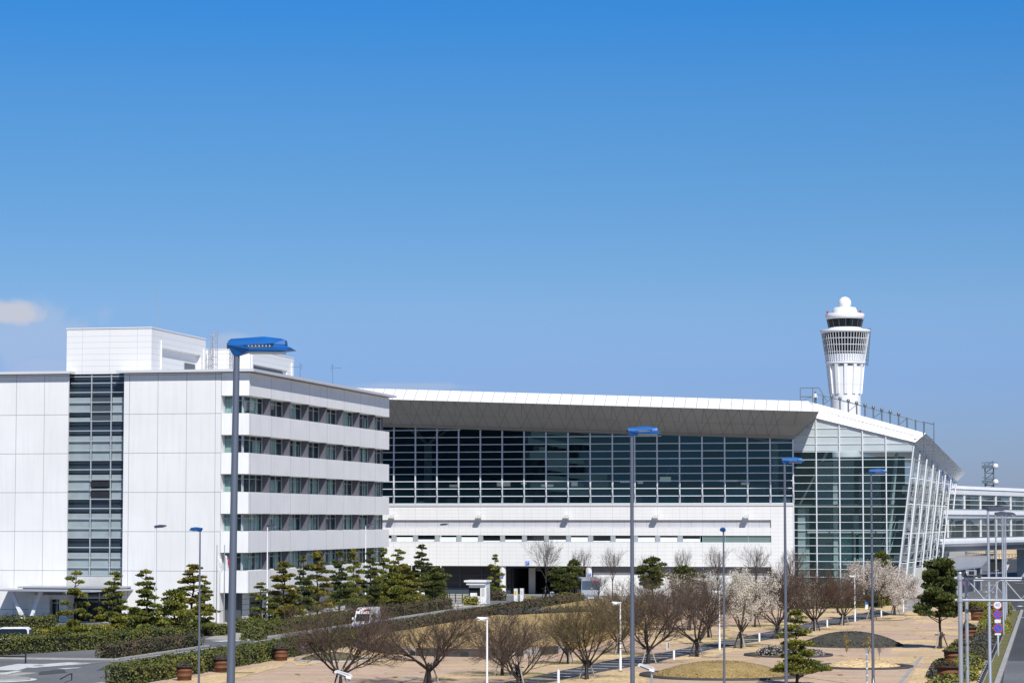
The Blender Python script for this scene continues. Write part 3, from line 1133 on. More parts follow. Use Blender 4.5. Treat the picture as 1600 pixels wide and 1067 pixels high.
w = MB()
for (z0, z1) in ((10.39, 12.3), (8.25, 9.32), (3.99, 7.32)):
    w.box(TXL, -37.62, TY, TY + .9, z0, z1)
w.box(-37.62, TXR + .05, TY, TY + .9, 0, 12.3)
w.build('tiled_wall', 'tile_white', tm)
w = MB()
w.box(TXL, -37.62, TY + .32, TY + .88, 9.32, 10.39)
w.build('recessed_band', 'groove_grey', tm)
w = MB()
w.box(TXL, TXR + .05, TY - .12, TY + .9, 12.3, 12.6)
w.build('sill', 'sill_grey', tm)
bayx = [TXR - 3.123 * k for k in range(25)]
rr = random.Random(5)
for k in range(1, 25):
    x1, x0 = bayx[k - 1], bayx[k]
    if k == 1:
        continue
    teal = k in (2, 3, 4)
    p = MB()
    e0, e1 = (x0 + .38, x1 - .30) if not teal else (x0 + .03, x1 - .03)
    if teal:
        p.face([(e0, TY + .2, 7.32), (e1, TY + .2, 7.32), (e1, TY + .2, 8.25), (e0, TY + .2, 8.25)])
    else:
        p.box(e0, e1, TY + .25, TY + .30, 7.34, 8.23)
    wo = p.build('strip_window', 'strip_glass' if teal else 'car_glass', tm)
    f = MB()
    if teal:
        f.box(x0 - .03, x0 + .03, TY + .12, TY + .3, 7.32, 8.25)
        f.box(e0, e1, TY + .7, TY + .75, 7.32, 8.25)
        f.build('frame', 'interior_teal', wo)
    else:
        f.box(x0 - .29, x0 + .37, TY + .06, TY + .42, 7.325, 8.245)
        f.box(e1 - .06, e1, TY + .2, TY + .32, 7.34, 8.2)
        f.build('frame', 'frame_alu', wo)
        f = MB()
        h_ = rr.choice((.15, .3, .62, .62, .45))
        f.box(e0 + .01, e1 - .07, TY + .235, TY + .249, 7.36, 7.36 + h_)
        f.build('blind', 'blind_pale', wo)
# glass front
gl = MB()
gl.face([(TXL, TY + .15, 12.6), (TXR, TY + .15, 12.6), (TXR, TY + .15, soz(TXR)), (TXL, TY + .15, soz(TXL))])
gz = gl.build('glass_front', 'terminal_glass', tm)
m_ = MB()
zr_ = [12.66 + 1.03 * k for k in range(11)]
for z in zr_:
    xe = TXR
    if z > soz(TXR) - .1:
        xe = -92.23 + (z + .1 - 23.46) * (-34.47 + 92.23) / (21.37 - 23.46)
    if xe > TXL:
        m_.box(TXL, xe, TY - .04, TY + .14, z - .055, z + .055)
for x in bayx:
    m_.box(x - .085, x + .085, TY - .10, TY + .145, 12.6, soz(x) - .02)
m_.build('mullion_grid', 'mullion', gz)
# outward struts at the foot of the grid
for x in bayx:
    m_ = MB()
    m_.bar((x + .12, TY - .14, 15.6), (x + .12, TY - .55, 14.9), .07, .07)
    m_.tube([(x + .12, TY - .55, 14.9), (x + .12, TY - .14, 12.7)], .05, 6)
    m_.build('grid_brace', 'mullion', gz)
# interior
it = MB()
it.box(TXL, -21.2, TY + .95, 395, 12.1, 12.5)
it.build('departure_floor', 'interior_floor', tm)
it = MB()
it.box(TXL, -33, 395, 395.4, 0, 24.3)
it.box(-33, -22, 395, 395.4, 0, 20)
it.box(TXL, -36, TY + 1.2, 395, 23.6, 23.9)
it.box(TXL, TXL + .3, TY + 1, 395, 0, 19.5)
it.build('back_wall', 'interior_dark', tm)
it = MB()
it.box(TXL, -40, 378, 378.4, 12.52, 16.2)
for x in (-88, -80, -74, -66, -60, -52, -46):
    it.box(x, x + 2.6, 370, 372, 12.52, 13.7)
it.build('check_in_counter', 'interior_wall', tm)
it = MB()
it.box(-47, -40, 368, 376, 12.52, 15.5)
it.box(-38.6, -35.6, 356, 357, 12.52, 13.4)
it.box(-38.6, -35.6, 356, 357, 14.4, 14.8)
it.build('kiosk', 'interior_column', tm)
for (u_, Yc) in ((669, 358), (1210, 358)):
    cx_ = PY(u_, 760, Yc).x
    it = MB()
    it.lathe([(.62, 0), (.55, 8.9)], (cx_, Yc, 12.5), 18)
    it.build('interior_column', 'interior_column', tm)
    it = MB()
    for dx, dy in ((-2.6, -2), (2.6, -2), (-2.6, 2.5), (2.6, 2.5)):
        it.tube([(cx_, Yc, 21.2), (cx_ + dx, Yc + dy, soz(cx_) + .4 + (dy < 0) * -.1)], .16, 8)
    it.build('column_branch', 'interior_column', tm)
for k, (xa, zz, wd_) in enumerate(((-86.5, 15.2, 1.2), (-79.6, 15.3, 2.0), (-76.2, 15.6, .8), (-72.8, 15.2, 1.8), (-68.5, 15.3, .9), (-61.5, 15.8, 1.4), (-58.6, 15.6, .8), (-55.5, 15.9, 1.6), (-46.9, 15.9, 2.6), (-43.6, 15.4, 1.2))):
    it = MB()
    it.box(xa, xa + wd_, 366 + (k % 3), 366.1 + (k % 3), zz, zz + (.35, .7, .22)[k % 3])
    it.build('departure_sign', 'lit_sign', tm)
for k in range(14):
    it = MB()
    xa = -88 + 3.9 * k
    it.box(xa, xa + .9 + .5 * (k % 2), 353 + (k % 4), 353.6 + (k % 4), 12.51, 13.1 + .25 * (k % 3))
    it.build('seat_bench', 'interior_column' if k % 3 else 'interior_teal', tm)
# lettering on the check-in wall
fd = bpy.data.curves.new('gate_letter', 'FONT')
fd.body = 'A3'
fd.size = 2.1
fd.extrude = .05
tx = bpy.data.objects.new('tmp', fd)
COL.objects.link(tx)
bpy.context.view_layer.update()
dg = bpy.context.evaluated_depsgraph_get()
me = bpy.data.meshes.new_from_object(tx.evaluated_get(dg))
me.materials.clear()
me.materials.append(MATS['white'])
a3 = PY(1040, 744, 366)
bpy.data.objects.remove(tx)
sg = link('gate_letter', me)
sg.location = (a3.x, 366, a3.z)
sg.rotation_euler = (pi / 2, 0, 0)
tag(sg, 'large white letters A3 hung inside behind the dark terminal glass', 'sign')
# roof
rf = MB()
YE = TY - 9.0
XRo = -30.16
rf.cur = 0
top = [(TXL, YE + 3, roz(TXL)), (-31.86, YE + 3, roz(-31.86))]
out = [(TXL, YE, foz(TXL)), (XRo, YE, foz(XRo))]
inn = [(TXL, TY - .02, soz(TXL)), (TXR + .1, TY - .02, soz(TXR))]
rf.face([out[0], out[1], top[1], top[0]])                      # white front
rf.face([top[0], top[1], (-31.86, 400, roz(-31.86) - 1.6), (TXL, 400, roz(TXL) - .5)])
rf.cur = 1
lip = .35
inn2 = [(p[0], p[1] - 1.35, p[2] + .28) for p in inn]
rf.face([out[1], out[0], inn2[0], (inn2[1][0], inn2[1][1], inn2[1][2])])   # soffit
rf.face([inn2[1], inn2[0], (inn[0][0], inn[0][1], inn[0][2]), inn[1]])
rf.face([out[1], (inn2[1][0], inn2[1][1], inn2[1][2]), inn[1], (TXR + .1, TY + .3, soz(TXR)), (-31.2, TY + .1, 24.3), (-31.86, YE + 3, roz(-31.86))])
rf.cur = 2


def lerp3(a, b_, t_):
    return Vector(a).lerp(Vector(b_), t_)


def strip(p, q, wd, dz, n3=None):
    p, q = Vector(p), Vector(q)
    d = (q - p).normalized()
    nrm = n3 or Vector((0, 0, 1))
    sd = d.cross(nrm).normalized() * wd / 2
    o = Vector(dz)
    rf.face([p - sd + o, q - sd + o, q + sd + o, p + sd + o])


# joints: front panels
x = -31.0
while x > TXL + 2:
    a = (x, YE, foz(x))
    b2 = (x - 1.1 + .9, YE + 3, roz(x - .2))
    nrm = (Vector(b2) - Vector(a)).cross(Vector((1, 0, 0))).normalized()
    if nrm.y > 0:
        nrm = -nrm
    strip(a, b2, .055, nrm * .015, nrm)
    x -= 1.561
# joints: soffit lattice of triangles
sn = (Vector(inn2[0]) - Vector(out[0])).cross(Vector((1, 0, -.037))).normalized()
if sn.z > 0:
    sn = -sn


def sof(x, t_):
    return Vector((x, YE, foz(x))).lerp(Vector((x, TY - 1.37, soz(x) + .28)), t_)


k = 0
x = -31.5
while x > TXL + 4:
    for (a, b2) in (((x, 0), (x, 1)), ((x - 1.56, 0), (x - 1.56, 1)), ((x, 0), (x - 3.2, 1)), ((x - 1.56, 0), (x - 2.45, .55))):
        if b2[0] > TXR - .5 and b2[1] == 1:
            continue
        strip(sof(*a), sof(*b2), .085, sn * .02, sn)
    x -= 3.123
for t_ in (.55, .97):
    strip(sof(TXL + 1, t_), sof(-33.3 if t_ < .9 else -34.3, t_), .06 if t_ < .9 else .14, sn * .022, sn)
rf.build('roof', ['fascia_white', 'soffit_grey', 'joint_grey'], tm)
# undercroft
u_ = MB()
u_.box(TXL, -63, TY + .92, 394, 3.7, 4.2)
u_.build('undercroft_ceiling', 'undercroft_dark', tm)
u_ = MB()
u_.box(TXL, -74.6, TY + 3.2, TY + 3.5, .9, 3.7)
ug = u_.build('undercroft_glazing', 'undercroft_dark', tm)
u_ = MB()
for x in [-110 + 3.123 * k for k in range(12)]:
    u_.box(x - .05, x + .05, TY + 3.1, TY + 3.22, .92, 3.68)
for z in (1.6, 2.7):
    u_.box(TXL, -74.65, TY + 3.12, TY + 3.21, z - .03, z + .03)
u_.build('undercroft_mullion', 'frame_dark', ug)
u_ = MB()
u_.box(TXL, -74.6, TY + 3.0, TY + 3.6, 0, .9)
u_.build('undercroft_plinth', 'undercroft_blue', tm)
u_ = MB()
u_.box(-62.4, TXR, TY + .6, TY + .95, 0, 2.8)
u_.build('tiled_wall', 'tile_white', tm)
u_ = MB()
u_.box(-62.4, -37.65, TY + .75, TY + .85, 2.8, 3.98)
u_.build('recessed_band', 'joint_grey', tm)
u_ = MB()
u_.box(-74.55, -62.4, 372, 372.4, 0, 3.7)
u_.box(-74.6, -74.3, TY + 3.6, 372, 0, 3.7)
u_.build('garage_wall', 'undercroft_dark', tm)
for x in (-99.9, -87.31, -75.2, -63.0):
    u_ = MB()
    u_.lathe([(.45, 0), (.45, 3.98)], (x, TY + .6, 0), 18)
    u_.build('column', 'column_white', tm)
for x in (-72.4,):
    u_ = MB()
    u_.box(x, x + .9, TY + 5, TY + 5.6, 0, 3.7)
    u_.build('pier', 'concrete', tm)

# glass wing at the right end
SA, SB = Vector((-18.35, TY, 0)), Vector((-15.0, 430, 0))     # line of the side wall at its head
LEAN = 2.05 / 15.9


def sidep(t_, z, o=0.0):
    """point of the leaning side wall: t_ along, z height, o metres outside"""
    p = SA.lerp(SB, t_)
    return Vector((p.x - (19.62 - z) * LEAN + o, p.y - o * .04, z))


def gabz(x):      # underside of the gable band on the facade plane
    return 24.23 + (x + 31.39) * (20.83 - 24.23) / (-18.05 + 31.39)


wg = MB()
zt = lambda t_: 20.6 - 3.8 * t_
z4 = 19.73
wg.face([(TXR, TY + .15, 0.0), (sidep(0, 0).x, TY + .15, 0.0), (sidep(0, z4).x, TY + .15, z4), (TXR, TY + .15, z4)])
wgo = wg.build('wing_glass_front', 'wing_glass', tm)
fp = MB()
fp.face([(TXR, TY + .15, z4), (sidep(0, z4).x, TY + .15, z4), (-18.05, TY + .15, 20.83), (-31.39, TY + .15, 24.23), (TXR, TY + .15, soz(TXR))])
fp.build('gable_panel', 'glass_sky_reflect', tm)
m_ = MB()
z = 1.6
kz = 0
while z < 24:
    xr = sidep(0, z).x if z < 20.8 else -18.05 + (z - 20.83) * (-31.39 + 18.05) / (24.23 - 20.83)
    xl = TXR
    if z > soz(TXR):
        xl = TXR + (z - soz(TXR)) * (3.2 / (24.2 - soz(TXR)))
    if xr - xl > .6:
        m_.box(xl, xr - .02, TY + .04, TY + .14, z - .036, z + .036)
    z += 1.06
for k in range(0, 6):
    x = TXR + .02 + k * 3.14
    ztop = min(gabz(x) if x > -31.39 else soz(TXR) + max(0, (x - TXR)) * 1.0, 24.2)
    if x < sidep(0, 0).x - .3:
        m_.box(x - .075, x + .075, TY - .06, TY + .145, 0, ztop - .05)
m_.tube([sidep(0, 0) + Vector((0, .05, 0)), sidep(0, 20.4) + Vector((0, .05, 0))], .12, 8)
m_.build('mullion_grid', 'mullion', wgo)
# leaning side wall
sw = MB()
sw.face([sidep(0, 0), sidep(1, 0), sidep(1, zt(1)), sidep(0, zt(0))])
swo = sw.build('wing_glass_side', 'side_glass', tm)
m_ = MB()
nz_ = 18
for k in range(nz_):
    z = 1.6 + 1.06 * k
    t1 = 1.0 if z < zt(1) else max(0.02, (20.6 - z) / 3.8)
    m_.bar(sidep(0, z, .06), sidep(t1, z, .06), .07, .07)
for k in range(0, 9):
    t_ = k / 8
    m_.tube([sidep(t_, .2, .06), sidep(t_, zt(t_) - .1, .06)], .06, 6)
m_.build('mullion_grid', 'mullion', swo)
m_ = MB()
for k in range(0, 7):
    t_ = .012 + k / 7.2
    m_.tube([sidep(t_, 0, 1.0), sidep(t_, zt(t_) - 1.2, .85)], .13, 8)
    for z in (4.5, 8.5, 12.5, 16.0):
        if z < zt(t_) - 1.3:
            m_.tube([sidep(t_, z, .05), sidep(t_, z, .95)], .07, 6)
    for z in (4.5, 8.5, 12.5):
        m_.tube([sidep(t_, z, .95), sidep(t_ + 1 / 14.4, z + 4.0, .1)], .035, 5)
m_.build('leaning_pipe_column', 'pipe_white', tm)
m_ = MB()
for (z0, z1) in ((14.0, 15.0), (9.2, 10.4), (4.4, 5.6)):
    a, b2 = sidep(0.01, z0, -.9), sidep(1, z0, -.9)
    c2, d2 = sidep(1, z1, -.9), sidep(.01, z1, -.9)
    m_.face([a, b2, c2, d2])
m_.box(-30, -22.6, 356, 394, 4.2, 4.6)
m_.box(-33, -22.3, 353, 394, 8.6, 9.0)
m_.build('interior_gallery', 'bridge_white', tm)
m_ = MB()
m_.box(-34.2, -33.2, 352.2, 353, .1, 12)
m_.box(-29.5, -28.9, 354, 354.6, .1, 19)
m_.box(-26.9, -26.2, 356, 356.6, .1, 11)
for k in range(7):
    m_.bar((-22.4 - .2 * k, 353 + k, 0.2), (-20.6 - .1 * k, 353 + k, 19.5), .2, .2)
    m_.bar((-22.4 - .2 * k, 353 + k, 4 + k), (-20.9 - .1 * k, 353.3 + k, 9 + k), .12, .12)
m_.build('interior_frame', 'interior_column', tm)
for (xa, xb, yy, zz, mt_) in ((-34.2, -32.9, 355, 12, 'interior_column'), (-32.4, -29.9, 358, 18.5, 'interior_wall'), (-29.6, -27.2, 357, 8.4, 'interior_teal'), (-29.4, -27.0, 359, 19, 'interior_wall'), (-26.6, -25.4, 356, 8.3, 'interior_teal'), (-26.4, -23.4, 360, 17, 'interior_wall')):
    m_ = MB()
    m_.box(xa, xb, yy, yy + .3, .1, zz)  # pale sunlit panels added behind the wing glass to brighten its interior
    m_.build('brightening_panel', mt_, tm)
m_ = MB()
m_.box(-34.4, -21.4, 352, 394, -.02, .06)
m_.build('lobby_floor', 'interior_floor', tm)
# gable band and right eave
gb = MB()
gb.cur = 0
A0, A1 = (-31.86, TY - 5.8, 26.3), (-16.63, TY + .6, 22.06)
B0, B1 = (-31.39, TY - .25, 24.23), (-18.05, TY - .25, 20.83)
gb.face([B0, B1, A1, (-31.86, TY + .6, 26.35)])
gb.face([B0, (-31.86, TY + .6, 26.35), A0, (XRo, YE, foz(XRo))])
gb.face([(-31.86, TY + .6, 26.35), A1, (-14.1, 432, 18.15), (-31.86, 440, 21.6)])
gb.cur = 1
EN, EF = Vector(A1), Vector((-14.1, 432, 18.15))
W0, W1 = sidep(0, zt(0)), sidep(1, zt(1))
gb.face([EN, B1, W0, W1, (W1.x, EF.y, W1.z + .2), EF])
gb.face([B1, B0, (-31.39, TY + .2, 24.23), (-18.05, TY + .2, 20.83)])
gb.cur = 2
for k in range(1, 5):
    t_ = k / 4.4
    p, q = Vector(B0).lerp(Vector(B1), t_), Vector((-31.86, TY + .6, 26.35)).lerp(Vector(A1), t_)
    d = Vector((1, 0, 0)) * .03
    o = Vector((0, -.02, .01))
    gb.face([p - d + o, p + d + o, q + d + o, q - d + o])
p, q = Vector(B0).lerp(Vector((-31.86, TY + .6, 26.35)), .55), Vector(B1).lerp(Vector(A1), .55)
o = Vector((0, -.02, .012))
gb.face([p + o, q + o, q + o + Vector((0, .02, .05)), p + o + Vector((0, .02, .05))])
gb.build('gable_roof', ['fascia_white', 'soffit_pale', 'joint_grey'], tm)
# dark framed vents under the right eave
m_ = MB()
for k in range(6):
    t_ = .50 + k * .075
    for (a, b2, c2, d2) in ((0, .045, 2.0, 2.25), (0, .045, .3, .5), (0, .008, .3, 2.25), (.037, .045, .3, 2.25)):
        z0, z1 = zt(t_) - 2.9 + c2, zt(t_) - 2.9 + d2
        m_.face([sidep(t_ + a, z0, .2), sidep(t_ + b2, z0, .2), sidep(t_ + b2, z1, .2), sidep(t_ + a, z1, .2)])
m_.build('vent_frame', 'blue_sign', tm)

# railing with lamps on the gable ridge
rl_ = thing('roof_railing', 'long steel maintenance railing with knobbed posts along the sloping terminal roof end', 'railing', (-31.5, 350, 26.4))
m_ = MB()
kn = MB()
R0, R1 = Vector((-31.6, TY + 1.0, 26.2)), Vector((-16.9, TY + 1.0, 22.1))
n_ = 13
for k in range(n_ + 1):
    p = R0.lerp(R1, k / n_)
    m_.tube([p, p + Vector((0, 0, 1.5))], .12, 6)
    if 2 <= k <= 10 and k % 1 == 0:
        kn.lathe([(.05, 0), (.23, .1), (.23, .4), (.06, .5)], p + Vector((0, 0, 1.4)), 8)
    if k % 3 == 1 and k < n_:
        m_.tube([p + Vector((0, 0, .2)), R0.lerp(R1, (k + 1) / n_) + Vector((0, 0, 1.4))], .045, 5)
for h_ in (1.45,):
    m_.tube([R0 + Vector((0, 0, h_)), R1 + Vector((0, 0, h_))], .085, 6)
# frame at the upper end
for dx in (-2.0, -.3):
    m_.tube([(-31.6 + dx, TY + 1, 26.0), (-31.6 + dx, TY + 1, 28.4)], .06, 6)
m_.tube([(-33.6, TY + 1, 28.4), (-31.0, TY + 1, 28.4)], .07, 6)
m_.tube([(-31.0, TY + 1, 28.4), (-30.0, TY + 1, 26.6)], .07, 6)
m_.tube([(-33.6, TY + 1, 27.2), (-31.6, TY + 1, 27.2)], .09, 6)
m_.tube([(-33.6, TY + 1, 26.6), (-31.9, TY + 1, 27.2)], .05, 6)
# frame at the lower end hanging over the eave
for (x, y) in ((-16.9, TY + .4), (-15.6, TY + 1.5)):
    m_.tube([(x, y, 18.9), (x, y, 23.6)], .07, 6)
for z in (18.9, 19.7, 20.5, 21.3):
    m_.tube([(-18.2, TY - .2, z), (-15.6, TY + 1.5, z)], .045, 5)
m_.tube([(-18.2, TY - .2, 18.9), (-16.4, TY + .4, 21.3)], .05, 5)
m_.tube([(-17.0, TY + .4, 23.6), (-15.6, TY + 1.5, 23.3)], .06, 6)
m_.build('rail', 'steel', rl_)
kn.build('post_knob', 'steel', rl_)
# floodlights on the white wall
FL = ['just right of the office block', 'second from the office block', 'above the garage opening', 'right of the second blue lamp', 'nearest the glass wing']
fl0 = None
for k, x in enumerate((-90.9, -78.35, -65.92, -53.42, -40.92)):
    lab = 'white box floodlight on the tiled wall, ' + FL[k]
    if fl0 is None:
        fl0 = thing('floodlight', lab, 'floodlight', (x, TY, 10.8), 'floodlights on the terminal wall')
        m_ = MB()
        m_.box(x - .10, x + .10, TY - .35, TY - .002, 10.85, 11.0)
        m_.build('bracket', 'mullion', fl0)
        m_ = MB()
        m_.box(x - .30, x + .30, TY - 1.0, TY - .36, 10.62, 11.10)
        m_.box(x - .36, x - .30, TY - 1.05, TY - .3, 10.72, 11.2)
        m_.box(x + .30, x + .36, TY - 1.05, TY - .3, 10.72, 11.2)
        m_.build('lamp_box', 'white', fl0)
        m_ = MB()
        m_.box(x - .24, x + .24, TY - 1.03, TY - 1.0, 10.66, 11.06)
        m_.build('lens', 'lens', fl0)
    else:
        dup(fl0, (x, TY, 10.8), lab)

# ------------------------------------------------------------------ control tower
td = 865.0
r_ = pix_ray(1321.5, 640)
k = td / (-r_.x * sin(YAW) + r_.y * cos(YAW))
TX, TYY = r_.x * k, r_.y * k
mz = td / FPX


def tz(v):
    return CH + (813 - v) * mz


def trd(wpx):
    return wpx * mz / 2


tw = thing('control_tower', 'tall white airport control tower with a glazed cab and a white radar dome', 'tower', (TX, TYY, 0))
m_ = MB()
m_.lathe([(trd(47), 0), (trd(47), tz(622)), (trd(50), tz(600)), (trd(54), tz(572))], (TX, TYY, 0), 32)
m_.build('shaft', 'tower_white', tw)
m_ = MB()
for k in range(12):
    a = 2 * pi * k / 12 + .1
    d = Vector((cos(a), sin(a), 0))
    n_ = Vector((-d.y, d.x, 0))
    r0, r1, r2 = trd(44), trd(56), trd(60)
    prof = [(r0, tz(616)), (r1 - .5, tz(616)), (r2, tz(570)), (r0, tz(570))]
    v = []
    for sgn in (-1, 1):
        v += [Vector((TX, TYY, 0)) + d * r + n_ * sgn * .55 + Vector((0, 0, z)) for (r, z) in prof]
    m_.idx(v, [(0, 1, 2, 3), (7, 6, 5, 4), (0, 4, 5, 1), (1, 5, 6, 2), (2, 6, 7, 3), (3, 7, 4, 0)])
m_.build('shaft_rib', 'tower_white', tw)
m_ = MB()
rb, rt = trd(60), trd(74)
zb, zt_ = tz(566), tz(521)
m_.lathe([(rb - .35, zb), (rt - .35, zt_)], (TX, TYY, 0), 48)
m_.build('cab_glazing', 'tower_glass', tw)
m_ = MB()
for (va, vb, e) in ((570, 566, .55), (521, 516, .6)):
    def rad(v):
        return rb + (rt - rb) * (566 - v) / 45
    m_.lathe([(rad(va) - .6, tz(va)), (rad(va) + .15, tz(va)), (rad(vb) + e - .2, tz(vb)), (rad(vb) - 1.2, tz(vb) + .1)], (TX, TYY, 0), 48)
for v in (530, 540, 551):
    rv = rb + (rt - rb) * (566 - v) / 45
    m_.lathe([(rv - .4, tz(v) - .09), (rv + .05, tz(v) - .09), (rv + .05, tz(v) + .09), (rv - .4, tz(v) + .09)], (TX, TYY, 0), 48)
for k in range(48):
    a = 2 * pi * (k + .5) / 48
    p0 = Vector((TX + rb * cos(a), TYY + rb * sin(a), zb))
    p1 = Vector((TX + rt * cos(a), TYY + rt * sin(a), zt_))
    m_.tube([p0, p1], .10, 4)
m_.build('cab_fins', 'tower_slat', tw)
m_ = MB()
m_.lathe([(rb - .3 + (rt - rb) * .02, tz(565)), (rb - .25 + (rt - rb) * .28, tz(554))], (TX, TYY, 0), 48)
m_.build('cab_apron', 'tower_slat', tw)
m_ = MB()
m_.lathe([(trd(68), tz(516)), (trd(54), tz(514)), (trd(50), tz(512))], (TX, TYY, 0), 40)
m_.build('terrace', 'tower_white', tw)
m_ = MB()
m_.lathe([(trd(50), tz(512)), (trd(56), tz(499))], (TX, TYY, 0), 32)
cg = m_.build('top_cab_glazing', 'tower_glass', tw)
m_ = MB()
for k in range(16):
    a = 2 * pi * (k + .3) / 16
    m_.tube([(TX + trd(50.6) * cos(a), TYY + trd(50.6) * sin(a), tz(512)), (TX + trd(56.6) * cos(a), TYY + trd(56.6) * sin(a), tz(499))], .12, 4)
m_.build('glazing_bar', 'frame_dark', cg)
m_ = MB()
m_.lathe([(trd(56), tz(499)), (trd(60), tz(497.5)), (trd(61), tz(491)), (trd(58), tz(490)), (trd(40), tz(489.5))], (TX, TYY, 0), 40)
m_.lathe([(trd(39), tz(490)), (trd(39), tz(486)), (trd(34), tz(480.5)), (trd(20), tz(480))], (TX, TYY, 0), 32)
m_.build('cab_roof', 'tower_white', tw)
m_ = MB()
rs = trd(20.5)
zc = tz(473.5)
prof = [(rs * sin(pi * j / 14), zc - rs * cos(pi * j / 14)) for j in range(1, 14)]
m_.lathe(prof, (TX, TYY, 0), 24)
m_.build('radar_dome', 'fascia_white', tw)
m_ = MB()
m_.lathe([(trd(13), tz(481)), (trd(13), tz(478))], (TX, TYY, 0), 20)
for (dx, c) in ((-26, 0), (25, 1)):
    m_.tube([(TX + dx * mz, TYY - 3, tz(490)), (TX + dx * mz, TYY - 3, tz(486.5))], .35, 6)
m_.build('roof_fitting', 'red', tw)
m_ = MB()
e1 = Vector((cos(YAW), sin(YAW), 0))
for o_ in (37.5, 40):
    m_.tube([Vector((TX, TYY, 0)) + e1 * mz * (o_ - 5) + Vector((0, 0, tz(572))), Vector((TX, TYY, 0)) + e1 * mz * o_ + Vector((0, 0, tz(513)))], .16, 5)
for v in range(514, 572, 6):
    o_ = 37.5 - 5 * (v - 513) / 59
    m_.tube([Vector((TX, TYY, 0)) + e1 * mz * (o_ - 3) + Vector((0, 0, tz(v))), Vector((TX, TYY, 0)) + e1 * mz * (o_ + 2.6) + Vector((0, 0, tz(v)))], .12, 4)
m_.build('outside_ladder', 'steel', tw)

# aerial mast far right
mp = PY(1546, 757, 690)
mt = thing('radio_mast', 'far steel lattice mast with two dish aerial platforms, above the glazed bridge', 'mast', (mp.x, 690, 0))
mm = 690 / FPX
m_ = MB()
Zm = lambda v: PY(1546, v, 690).z
for dx in (-1.1, 1.1):
    for dy in (-1.1, 1.1):
        m_.tube([(mp.x + dx, 690 + dy, 0), (mp.x + dx, 690 + dy, Zm(724))], .16, 5)
z = 2.0
while z < Zm(724):
    m_.tube([(mp.x - 1.1, 688.9, z), (mp.x + 1.1, 688.9, z + 1.6)], .10, 4)
    m_.tube([(mp.x - 1.1, 688.9, z), (mp.x + 1.1, 688.9, z)], .10, 4)
    z += 1.6
for dx in (-1.8, -.4, .8, 1.9):
    m_.tube([(mp.x + dx, 690, Zm(724)), (mp.x + dx, 690, Zm(720 + abs(dx)))], .06, 4)
m_.build('lattice', 'steel', mt)
for v in (731.5, 755):
    m_ = MB()
    m_.box(mp.x - 1.9, mp.x + 1.9, 688, 692, Zm(v), Zm(v) + .8)
    m_.tube([(mp.x - 1.9, 688, Zm(v) + 1.5), (mp.x + 1.9, 688, Zm(v) + 1.5)], .08, 4)
    m_.build('platform', 'steel', mt)
for v in (726, 750.5):
    m_ = MB()
    m_.lathe([(.05, -.3), (.62, -.28), (.74, 0), (.6, .36), (.2, .5)], (0, 0, 0), 16)
    for i in range(len(m_.v)):
        a = m_.v[i]
        m_.v[i] = (mp.x + 1.7 + a[0], 688 - a[2], Zm(v) + a[1] - .4)
    m_.build('dish', 'white', mt)

# ------------------------------------------------------------------ glazed bridge over the road
BP = Vector((-19.0, 404.0, 0))
BD = Vector((sin(radians(14.3)), cos(radians(14.3)), 0))
BN = Vector((BD.y, -BD.x, 0))            # faces the viewer's road side
br_ = thing('skybridge', 'white two storey glazed bridge crossing the road beside the terminal', 'bridge', tuple(BP))


def bq(t_, o, z):
    return BP + BD * t_ + BN * o + Vector((0, 0, z))


BL = 125.0
m_ = MB()


def bprof(m_, prof, t0=-2.0, t1=BL):
    n = len(prof)
    v = [bq(t0, o, z) for (o, z) in prof] + [bq(t1, o, z) for (o, z) in prof]
    m_.idx(v, [tuple(range(n))[::-1], tuple(range(n, 2 * n))] + [(i, (i + 1) % n, n + (i + 1) % n, n + i) for i in range(n)])


bprof(m_, [(-.1, 14.4), (.10, 14.45), (.05, 15.3), (-.5, 15.75), (-1.0, 15.95), (-7, 15.95), (-7, 14.4)])
bprof(m_, [(-.1, 10.6), (.3, 10.7), (.45, 11.3), (.3, 12.0), (-.1, 12.1), (-7, 12.1), (-7, 10.6)])
bprof(m_, [(-.1, 6.1), (.15, 6.2), (.5, 6.6), (.5, 7.0), (.3, 7.55), (-.1, 7.6), (-7, 7.6), (-7, 6.1)])
m_.build('deck_band', 'bridge_white', br_)
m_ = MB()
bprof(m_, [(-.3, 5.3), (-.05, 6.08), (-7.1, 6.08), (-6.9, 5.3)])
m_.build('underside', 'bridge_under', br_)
for (z0, z1) in ((12.1, 14.4), (7.6, 10.6)):
    m_ = MB()
    m_.face([bq(-2, -.05, z0), bq(BL, -.05, z0), bq(BL, -.05, z1), bq(-2, -.05, z1)])
    go = m_.build('bridge_glazing', 'bridge_glass', br_)
    m_ = MB()
    n_ = 3
    for j in range(1, n_):
        z = z0 + (z1 - z0) * j / n_
        m_.bar(bq(-2, .03, z), bq(BL, .03, z), .10, .10)
    for k in range(14):
        m_.obox(bq(1.2 + 9.4 * k, .04, (z0 + z1) / 2), BD, BN, Vector((0, 0, 1)), .22, .12, (z1 - z0) / 2)
    m_.build('mullion_grid', 'bridge_white', go)
    m_ = MB()
    rr = random.Random(int(z0))
    for k in range(26):
        a = k * 4.7
        c_ = rr.random()
        m_.cur = 0 if c_ < .3 else (1 if c_ < .85 else 2)
        m_.face([bq(a, -2.6, z0), bq(a + 4.6, -2.6, z0), bq(a + 4.6, -2.6, z1 - rr.choice((.2, .9, 1.4))), bq(a, -2.6, z1 - .4)])
    m_.build('bridge_interior', ['core_dark', 'curtain_pale', 'interior_dark'], go)
m_ = MB()
